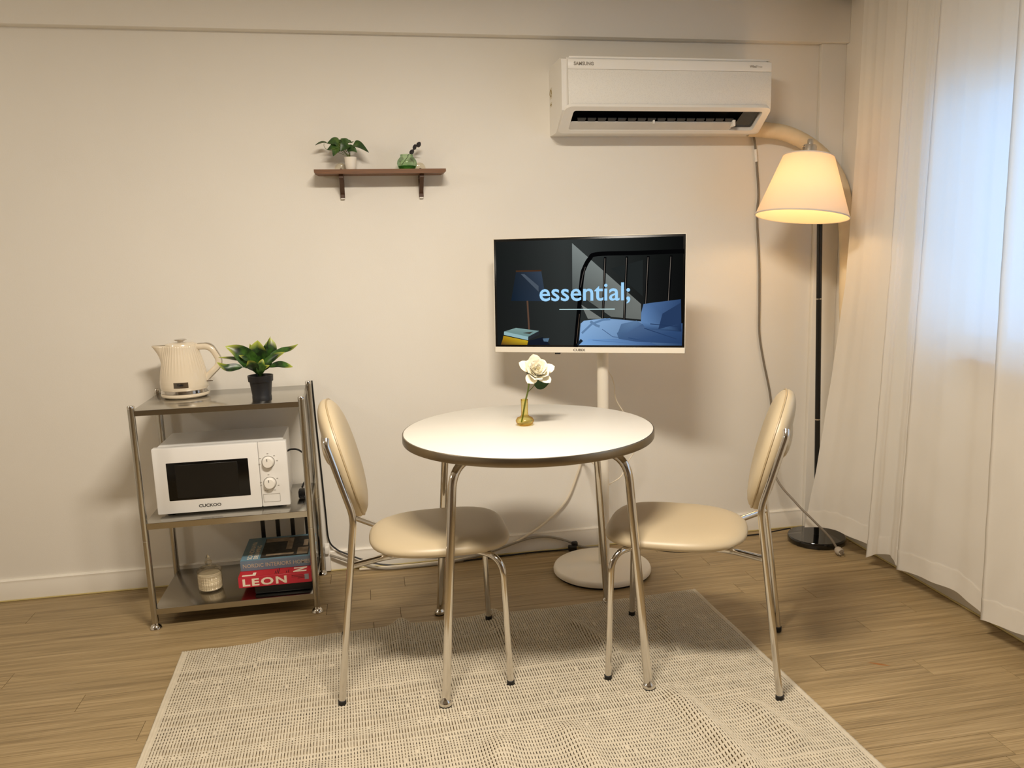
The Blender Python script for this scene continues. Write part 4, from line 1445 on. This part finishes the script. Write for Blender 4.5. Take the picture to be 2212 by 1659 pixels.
def shp(pts, cols):
    """polygon with one colour or one colour per corner"""
    lay[0] += 0.00003
    o_ = len(pic_v)
    if isinstance(cols, tuple):
        cols = [cols] * len(pts)
    for p, c__ in zip(pts, cols):
        pic_v.append(scp(p[0], p[1], lay[0]))
        pic_c.append(lin(c__) + (1,))
    pic_f.append(tuple(range(o_, o_ + len(pts))))


def band_(path, w, col):
    for i in range(len(path) - 1):
        (xa, ya), (xb, yb) = path[i], path[i + 1]
        dx, dy = xb - xa, yb - ya
        l = sqrt(dx * dx + dy * dy) or 1
        nx, ny = -dy / l * w / 2, dx / l * w / 2
        ex, ey = dx / l * w * 0.15, dy / l * w * 0.15
        shp([(xa + nx - ex, ya + ny - ey), (xb + nx + ex, yb + ny + ey), (xb - nx + ex, yb - ny + ey), (xa - nx - ex, ya - ny - ey)], col)


G = 8
for gy in range(6):
    for gx in range(G):
        def wc(ix, iy):
            u_, v_ = ix / G, iy / 6
            g = 26 + 30 * math.exp(-((u_ - 0.42) / 0.28) ** 2) * (1 - 0.3 * v_) - 12 * max(0, u_ - 0.75) / 0.25
            g = max(10, g)
            return (int(g * 0.93), int(g), int(g * 0.98))
        X0, X1_, Y0_, Y1__ = 22 + 1935 * gx / G, 22 + 1935 * (gx + 1) / G, 22 + 1106 * gy / 6, 22 + 1106 * (gy + 1) / 6
        shp([(X0, Y0_), (X1_, Y0_), (X1_, Y1__), (X0, Y1__)], [wc(gx, gy), wc(gx + 1, gy), wc(gx + 1, gy + 1), wc(gx, gy + 1)])
# light on the wall
shp([(838, 60), (1545, 700), (1545, 860), (1240, 830), (838, 545)], [(126, 134, 132), (112, 116, 112), (104, 108, 104), (100, 104, 100), (84, 90, 88)])
shp([(930, 700), (1150, 850), (1000, 850)], (118, 122, 118))
shp([(1240, 330), (1560, 620), (1560, 250)], (34, 38, 38))
# bedside lamp
shp([(240, 340), (510, 338), (560, 660), (180, 655)], [(30, 38, 48), (54, 66, 82), (44, 56, 72), (20, 32, 46)])
shp([(290, 370), (330, 372), (480, 500), (480, 560)], (74, 84, 96))
band_([(240, 340), (510, 338)], 16, (70, 46, 30))
band_([(358, 658), (372, 960)], 18, (92, 68, 54))
# books
shp([(80, 1075), (90, 1030), (360, 1085), (350, 1128), (60, 1128)], [(150, 112, 22), (176, 140, 30), (196, 164, 36), (150, 120, 26), (80, 50, 30)])
shp([(98, 985), (230, 945), (480, 978), (362, 1040)], [(112, 140, 138), (128, 156, 152), (120, 150, 148), (104, 134, 134)])
shp([(98, 985), (362, 1040), (360, 1078), (95, 1020)], (146, 180, 184))
shp([(362, 1040), (480, 978), (480, 1020), (360, 1078)], (40, 44, 48))
shp([(300, 1000), (420, 985), (380, 1010)], (60, 56, 48))
shp([(360, 1128), (365, 1085), (520, 1045), (600, 1128)], (20, 26, 38))
shp([(520, 1060), (590, 1055), (575, 1095), (530, 1090)], (84, 110, 132))
# headboard
hb_ = [(870, 1140), (905, 780), (940, 420), (965, 320), (1020, 225), (1100, 180), (1500, 178), (1960, 172)]
hb_ = [(p.x, p.y) for p in spline([(x_, y_, 0) for x_, y_ in hb_], 6)]
band_(hb_, 44, (6, 6, 7))
band_([(925, 520), (948, 400), (975, 310)], 8, (74, 70, 66))
band_([(880, 1110), (912, 800)], 6, (84, 70, 58))
for (x_, yb) in ((1180, 850), (1400, 860), (1615, 720), (1840, 680)):
    band_([(x_, 215), (x_ - 12 - 0.05 * yb * 0.3, yb)], 26, (8, 8, 9))
    band_([(x_ - 3, 225), (x_ - 14 - 0.05 * yb * 0.3, yb)], 6, (108, 100, 92))
# bed: mattress, duvet, pillow
shp([(925, 900), (960, 870), (1180, 845), (1560, 880), (1960, 900), (1957, 1128), (905, 1128)], [(134, 170, 212), (140, 176, 216), (126, 158, 196), (110, 140, 178), (56, 82, 122), (40, 66, 104), (120, 160, 206)])
shp([(905, 1128), (1010, 1065), (1300, 1060), (1650, 1100), (1720, 1128)], [(126, 170, 220), (112, 154, 204), (92, 126, 172), (66, 96, 142), (60, 88, 132)])
shp([(1300, 1000), (1400, 930), (1560, 905), (1960, 960), (1957, 1110), (1500, 1090), (1320, 1060)], [(76, 104, 140), (80, 106, 142), (66, 94, 132), (46, 72, 112), (36, 60, 98), (54, 80, 120), (64, 92, 130)])
shp([(1570, 700), (1640, 690), (1940, 655), (1950, 985), (1600, 960), (1545, 880), (1548, 790)], [(84, 114, 156), (74, 104, 148), (46, 70, 108), (28, 46, 78), (56, 84, 124), (96, 132, 178), (92, 124, 168)])
shp([(1760, 800), (1940, 690), (1940, 900), (1720, 960)], (38, 58, 92))
shp([(1345, 905), (1500, 870), (1560, 905), (1400, 1000), (1310, 1000)], [(86, 114, 150), (96, 126, 162), (80, 108, 146), (70, 98, 136), (72, 100, 136)])
band_([(940, 1000), (1040, 905), (1160, 860), (1230, 855)], 22, (96, 128, 166))
band_([(1030, 880), (1090, 920), (1120, 930)], 26, (98, 128, 164))
band_([(1150, 960), (1260, 1040), (1420, 1050)], 6, (66, 92, 128))
band_([(1420, 1050), (1660, 1095)], 10, (50, 76, 116))
band_([(1580, 950), (1900, 1060)], 8, (38, 60, 96))
band_([(1640, 905), (1940, 935)], 8, (34, 54, 88))
band_([(1050, 1075), (1500, 1110)], 6, (84, 118, 164))
shp([(880, 1128), (925, 1060), (950, 1085), (905, 1128)], (26, 36, 46))
pm_ = bpy.data.meshes.new('screen_picture')
pm_.from_pydata([tuple(v - worigin(tv)) for v in pic_v], [], pic_f)
ca = pm_.color_attributes.new('Col', 'FLOAT_COLOR', 'POINT')
ca.data.foreach_set('color', [x for c__ in pic_c for x in c__])
mt, nt, p_ = newmat('screen_glow')
nt.nodes.remove(p_)
at_ = nt.nodes.new('ShaderNodeVertexColor')
at_.layer_name = 'Col'
em = nt.nodes.new('ShaderNodeEmission')
nt.links.new(at_.outputs[0], em.inputs[0])
em.inputs[1].default_value = 1.0
nt.links.new(em.outputs[0], nt.nodes['Material Output'].inputs[0])
pm_.materials.append(mt)
po_ = bpy.data.objects.new('picture', pm_)
COL.objects.link(po_)
po_.parent = scr
po_.location = -scr.location
lt = text('lettering', 'essential;', 0.0930, TM @ at(-0.0095, -0.0200, 0.0044), emis('screen_text', (160, 212, 250), 1.0), scr, 0.0001, 0.0011, sx=1.03)
ln = MB()
for (a, b) in ((-0.105, 0.105),):
    ln.add([tvp(a, -0.054, 0.0044), tvp(b, -0.054, 0.0044), tvp(b, -0.0510, 0.0044), tvp(a, -0.0510, 0.0044)], [(0, 1, 2, 3)])
make('underline', ln, emis('screen_line', (200, 232, 236), 1.0), scr, smooth=0)

# ------------------------------------------------------------------ floor lamp
M_lampb = mat('lamp_black', (12, 12, 13), 0.3, var=0.1)
lp = thing('floor_lamp', 'black floor lamp with lit white conical shade beside the curtain', 'lamp', (1.868, 3.115, 0.0))
make('base', MB().lathe([(0.118, 0.002), (0.121, 0.006), (0.121, 0.024), (0.118, 0.028), (0.020, 0.029)], 64, (1.868, 3.115, 0)), M_glossblack, lp)
bfo = MB()
for a in (200, 245, 300, 30, 120):
    bfo.lathe([(0.010, 0), (0.010, 0.004)], 10, (1.868 + 0.108 * cos(radians(a)), 3.115 + 0.108 * sin(radians(a)), 0))
make('base_pads', bfo, M_rubber, lp)
pA, pB = Vector((1.868, 3.115, 0.027)), Vector((1.8225, 3.113, 1.43))
bC, tC = Vector((1.653, 2.95, 1.384)), Vector((1.6817, 2.966, 1.6085))
axl = (tC - bC).normalized()
make('pole', MB().tube([pA, pB], 0.0112, 18), M_lampb, lp)
for f in (0.368, 0.732):
    q = pA.lerp(pB, f)
    make('pole_ring', MB().tube([q, q + (pB - pA).normalized() * 0.004], 0.0118, 18), M_chrome, lp)
make('arm', MB().tube(fillet([pB - Vector((0, 0, 0.02)), pB + Vector((-0.004, 0, 0.05)), Vector((1.745, 3.08, 1.60)), Vector((1.730, 3.06, 1.640)), tC + axl * 0.028], 0.03, 5), 0.006, 10), M_lampb, lp)
zq = Vector((0, 0, 1)).rotation_difference(axl).to_matrix().to_4x4()
LM = Matrix.Translation(bC) @ zq
Hs = (tC - bC).length
M_shade = cloth_sheer('shade_linen', (250, 238, 220), 0.42, 0.0, 0.1)
rb_, rt_ = 0.174, 0.0935
shd = MB()
sh_p = [(rb_, 0.0), (rb_ - (rb_ - rt_) * 0.5, Hs * 0.5), (rt_, Hs), (rt_ - 0.003, Hs), (rb_ - 0.003 - (rb_ - rt_) * 0.5, Hs * 0.5), (rb_ - 0.003, 0.0), (rb_, 0.0)]
shd.lathe(sh_p, 72, mtx=LM, capb=False, capt=False)
so = make('lamp_shade', shd, M_shade, lp, smooth=30)
M_rim = mat('shade_trim', (226, 214, 200), 0.7)
for (r_, h_) in ((rb_ - 0.0005, 0.001), (rt_ - 0.0005, Hs - 0.001)):
    make('shade_rim', MB().tube([LM @ Vector((r_ * cos(a * pi / 36), r_ * sin(a * pi / 36), h_)) for a in range(73)], 0.0027, 6, caps=False), M_rim, so)
sp_ = MB()
for k in range(3):
    a = 2 * pi * k / 3 + 0.5
    sp_.tube([LM @ Vector((0.016 * cos(a), 0.016 * sin(a), Hs - 0.004)), LM @ Vector(((rt_ - 0.002) * cos(a), (rt_ - 0.002) * sin(a), Hs - 0.006))], 0.0016, 6)
make('shade_spider', sp_, M_chrome, so)
M_sock = mat('socket_metal', (196, 190, 180), 0.25, 0.9)
sk_ = make('socket', MB().lathe([(0.0265, Hs + 0.000), (0.0265, Hs + 0.036), (0.0235, Hs + 0.042), (0.0115, Hs + 0.044), (0.0110, Hs + 0.062), (0.0095, Hs + 0.064)], 32, mtx=LM), M_sock, lp)
make('shade_collar', MB().lathe([(0.030, Hs - 0.006), (0.0305, Hs + 0.004), (0.027, Hs + 0.006)], 32, mtx=LM), M_white, sk_)
make('switch_key', MB().tube([LM @ Vector((-0.024, -0.004, Hs + 0.033)), LM @ Vector((-0.036, -0.006, Hs + 0.034))], 0.0016, 6), M_sock, sk_)
M_bulb = emis('bulb_glow', (255, 192, 108), 12.0)
make('bulb', MB().lathe([(0.013, Hs - 0.022), (0.015, Hs - 0.035), (0.026, Hs - 0.060), (0.030, Hs - 0.078), (0.026, Hs - 0.096), (0.014, Hs - 0.107), (0.002, Hs - 0.110)], 24, mtx=LM), M_bulb, lp)
bl_ = bpy.data.lights.new('bulb_light', 'POINT')
bl_.energy = 1.7
bl_.color = (1.0, 0.66, 0.32)
bl_.shadow_soft_size = 0.03
blo = bpy.data.objects.new('bulb_light', bl_)
COL.objects.link(blo)
blo.location = LM @ Vector((0.0, 0, Hs - 0.145))

# ------------------------------------------------------------------ curtain
M_cur = cloth_sheer('sheer_curtain', (246, 242, 234), 0.38, 0.06, 0.25)


def interp(tab, z):
    """tab: list of (z, y, x) sorted by falling z"""
    if z >= tab[0][0]:
        return tab[0][1], tab[0][2]
    for i in range(len(tab) - 1):
        a, b = tab[i], tab[i + 1]
        if a[0] >= z >= b[0]:
            t = (a[0] - z) / (a[0] - b[0])
            return a[1] + (b[1] - a[1]) * t, a[2] + (b[2] - a[2]) * t
    return tab[-1][1], tab[-1][2]


def crow(*k):
    return list(k)


E0 = [(2.30, 3.038, 1.932), (1.68, 3.038, 1.925), (1.14, 3.034, 1.904), (0.80, 3.056, 1.880), (0.364, 3.076, 1.836), (0.06, 3.095, 1.797)]
E1 = [(2.30, 2.750, 1.916), (1.20, 2.752, 1.905), (0.04, 2.790, 1.895)]
E2 = [(2.30, 2.572, 1.916), (1.20, 2.582, 1.905), (0.06, 2.600, 1.895)]
E3 = [(2.30, 2.232, 1.914), (1.20, 2.208, 1.905), (0.06, 2.164, 1.895)]
E4 = [(2.30, 1.80, 1.915), (0.06, 1.78, 1.900)]
E5 = [(2.30, 1.35, 1.915), (0.06, 1.33, 1.900)]
E6 = [(2.30, 0.90, 1.915), (0.06, 0.90, 1.900)]
E7 = [(2.30, 0.42, 1.93), (0.06, 0.42, 1.92)]
EDG = [E0, E1, E2, E3, E4, E5, E6, E7]
HEM = [(0.075, 0.105), (0.042, 0.088), (0.066, 0.092), (0.064, 0.085), (0.07, 0.09), (0.07, 0.09), (0.07, 0.09)]
NCOL = 44


FOLD = [2.6, 4.4, 3.3, 3.6, 3.2, 3.0, 3.4]


def curtain_pt(pi_, t, z, tw_):
    (ya, xa), (yb, xb) = interp(EDG[pi_], z), interp(EDG[pi_ + 1], z)
    # from ridge a: cloth goes along in soft pleats, sinks back, then doubles back under the next ridge
    D, OV = (0.034, 0.014) if pi_ else (0.026, 0.010)

    def wav(q):
        w = sin(q * pi * FOLD[pi_] + 0.6 * pi_)
        return (0.0055 + 0.004 * tw_) * (w + 0.35 * sin(2 * q * pi * FOLD[pi_] + pi_)) * min(1, q * 6) - 0.0045 * (1 - tw_) * abs(sin(q * pi * FOLD[pi_] * 1.9)) ** 6
    if t < 0.86:
        q = t / 0.86
        y = ya + (yb - OV - ya) * q
        x = xa * (1 - q) + xb * q + D * (q ** 0.7) + wav(q)
    else:
        q = (t - 0.86) / 0.14
        y = yb - OV + OV * q ** 1.4
        x = (xb + D + wav(1.0)) * (1 - q) + xb * q
    x += 0.0012 * sin(z * 31 + y * 13 + 4 * sin(y * 9)) * tw_
    return min(x, 2.004), y


cur = MB()
rows = [2.30 - k * (2.30 / 44) for k in range(44)]
cols = []
for p_i in range(7):
    for k in range(NCOL):
        cols.append((p_i, k / NCOL))
cols.append((6, 1.0))


def hem_z(p_i, t):
    a, b = HEM[p_i]
    base_ = a + (b - a) * sin(pi * min(1, t / 0.86)) if t < 0.86 else a
    nx = HEM[min(p_i + 1, 6)][0]
    if t > 0.75:
        q = (t - 0.75) / 0.25
        base_ = base_ * (1 - q) + nx * q
    return base_


NR = 46
vsC = []
for j in range(NR):
    f = j / (NR - 1)
    for (p_i, t) in cols:
        hz = hem_z(p_i, t)
        z = 2.30 + (hz - 2.30) * f
        x, y = curtain_pt(p_i, t, z, f)
        vsC.append((x, y, z))
nC = len(cols)
cur.add(vsC, [(j * nC + i, j * nC + i + 1, (j + 1) * nC + i + 1, (j + 1) * nC + i) for j in range(NR - 1) for i in range(nC - 1)])
ct = thing('curtain', 'sheer white full-length curtain hanging over the window', 'curtain', (1.93, 2.4, 2.31))
cuo = make('fabric', cur, M_cur, ct, smooth=180, fixn=False)
hemv = []
for j in range(4):
    for (p_i, t) in cols:
        hz = hem_z(p_i, t)
        z = hz + 0.075 * (1 - j / 3)
        x, y = curtain_pt(p_i, t, z, 1.0)
        hemv.append((x - 0.0015 - (0.002 if j == 0 else 0) * (0.5 + 0.5 * sin(y * 170)), y, z + (0.003 * sin(y * 90) if j == 0 else 0)))
make('hem', MB().add(hemv, [(j * nC + i, j * nC + i + 1, (j + 1) * nC + i + 1, (j + 1) * nC + i) for j in range(3) for i in range(nC - 1)]), M_cur, ct, label='sewn hem', smooth=180, fixn=False)
rail = thing('curtain_rail', 'grey curtain rail at the ceiling with a rounded end', 'rail', (1.965, 1.8, 2.32))
make('track', MB().rbox(1.925, 1.965, 0.4, 3.12, 2.302, 2.339, 0.004, 2), mat('rail_grey', (170, 166, 162), 0.4), rail)
make('end_cap', MB().lathe([(0.003, -0.036), (0.018, -0.032), (0.026, -0.022), (0.028, -0.010), (0.028, 0.02)], 24, (2.0 - 0.012, 3.225, 2.2835)).rbox(1.962, 2.016, 3.20, 3.25, 2.29, 2.338, 0.003, 2), mat('rail_cap_grey', (150, 150, 154), 0.4), rail)

# ------------------------------------------------------------------ loose cables on the floor
M_wcab = mat('white_cable', (228, 216, 194), 0.5, var=0.02)
M_hcab = mat('grey_hose', (150, 142, 128), 0.5, var=0.03)


def cable(label, pts, r, mt, n=8, seg=8):
    o_ = make('cable', MB().tube(spline(pts, n), r, seg), mt, at=pts[0])
    return tag(o_, label, 'cable')


cable('thin white cable looping from the television pole down to the baseboard', [(0.900, 3.045, 0.83), (0.925, 3.10, 0.800), (0.953, 3.15, 0.770), (0.964, 3.15, 0.731), (0.964, 3.15, 0.703), (0.974, 3.15, 0.668), (1.001, 3.15, 0.623), (1.040, 3.15, 0.56), (1.051, 3.15, 0.468), (1.016, 3.15, 0.407), (0.985, 3.13, 0.36), (0.93, 3.09, 0.345), (0.895, 3.05, 0.35)], 0.0024, M_wcab)
cable('white cable sloping down the wall from the pole to the floor', [(0.885, 3.055, 0.40), (0.868, 3.20, 0.42), (0.858, 3.285, 0.40), (0.842, 3.292, 0.345), (0.79, 3.292, 0.225), (0.70, 3.292, 0.135), (0.60, 3.290, 0.075), (0.50, 3.285, 0.035), (0.35, 3.270, 0.012), (0.15, 3.262, 0.008), (0.0, 3.265, 0.008), (-0.10, 3.270, 0.007)], 0.0052, M_wcab)
cable('grey cable arching along the baseboard behind the tables base', [(-0.215, 3.286, 0.075), (-0.19, 3.280, 0.066), (-0.10, 3.272, 0.030), (0.0, 3.250, 0.008), (0.10, 3.245, 0.007), (0.25, 3.250, 0.007), (0.40, 3.268, 0.020), (0.53, 3.283, 0.048), (0.62, 3.290, 0.067), (0.70, 3.291, 0.066), (0.78, 3.286, 0.044), (0.85, 3.276, 0.012), (0.93, 3.265, 0.006)], 0.0052, M_hcab).__setitem__('label', 'grey cable arching along the baseboard behind the round stand base')
cable('black cord dropping from behind the cart to the floor', [(-0.237, 3.298, 0.80), (-0.232, 3.300, 0.60), (-0.226, 3.300, 0.42), (-0.221, 3.298, 0.25), (-0.216, 3.294, 0.14), (-0.19, 3.290, 0.098), (-0.15, 3.286, 0.074), (-0.09, 3.283, 0.045), (-0.02, 3.276, 0.020), (0.08, 3.272, 0.006), (0.2, 3.275, 0.005)], 0.0034, M_black)
bc = thing('black_cable', 'black cord with plug along the baseboard beside the round stand base', 'cable', (0.80, 3.255, 0.0))
make('cord', MB().tube(spline([(0.33, 3.262, 0.004), (0.45, 3.272, 0.004), (0.53, 3.277, 0.004), (0.62, 3.282, 0.005), (0.70, 3.280, 0.005), (0.765, 3.268, 0.008), (0.79, 3.262, 0.012)], 8), 0.0034, 8), M_black, bc)
make('plug', MB().rbox(0.785, 0.822, 3.248, 3.272, 0.004, 0.030, 0.006, 2).rbox(0.802, 0.828, 3.254, 3.276, 0.022, 0.044, 0.006, 2), M_black, bc)
cable('thin black cord running from the floor lamp base along the baseboard', [(1.10, 3.270, 0.004), (1.30, 3.262, 0.004), (1.45, 3.250, 0.004), (1.56, 3.245, 0.004), (1.66, 3.240, 0.006), (1.74, 3.225, 0.020), (1.80, 3.215, 0.030)], 0.0032, M_black)
ps = thing('power_strip', 'white power strip standing behind the cart beside its rear post', 'power strip', (-0.215, 3.285, 0.0))
make('strip_body', MB().rbox(-0.236, -0.214, 3.283, 3.2985, 0.006, 0.125, 0.004, 2), M_white, ps)
make('plug', MB().rbox(-0.2335, -0.2175, 3.268, 3.2835, 0.085, 0.115, 0.004, 2), M_white, ps)
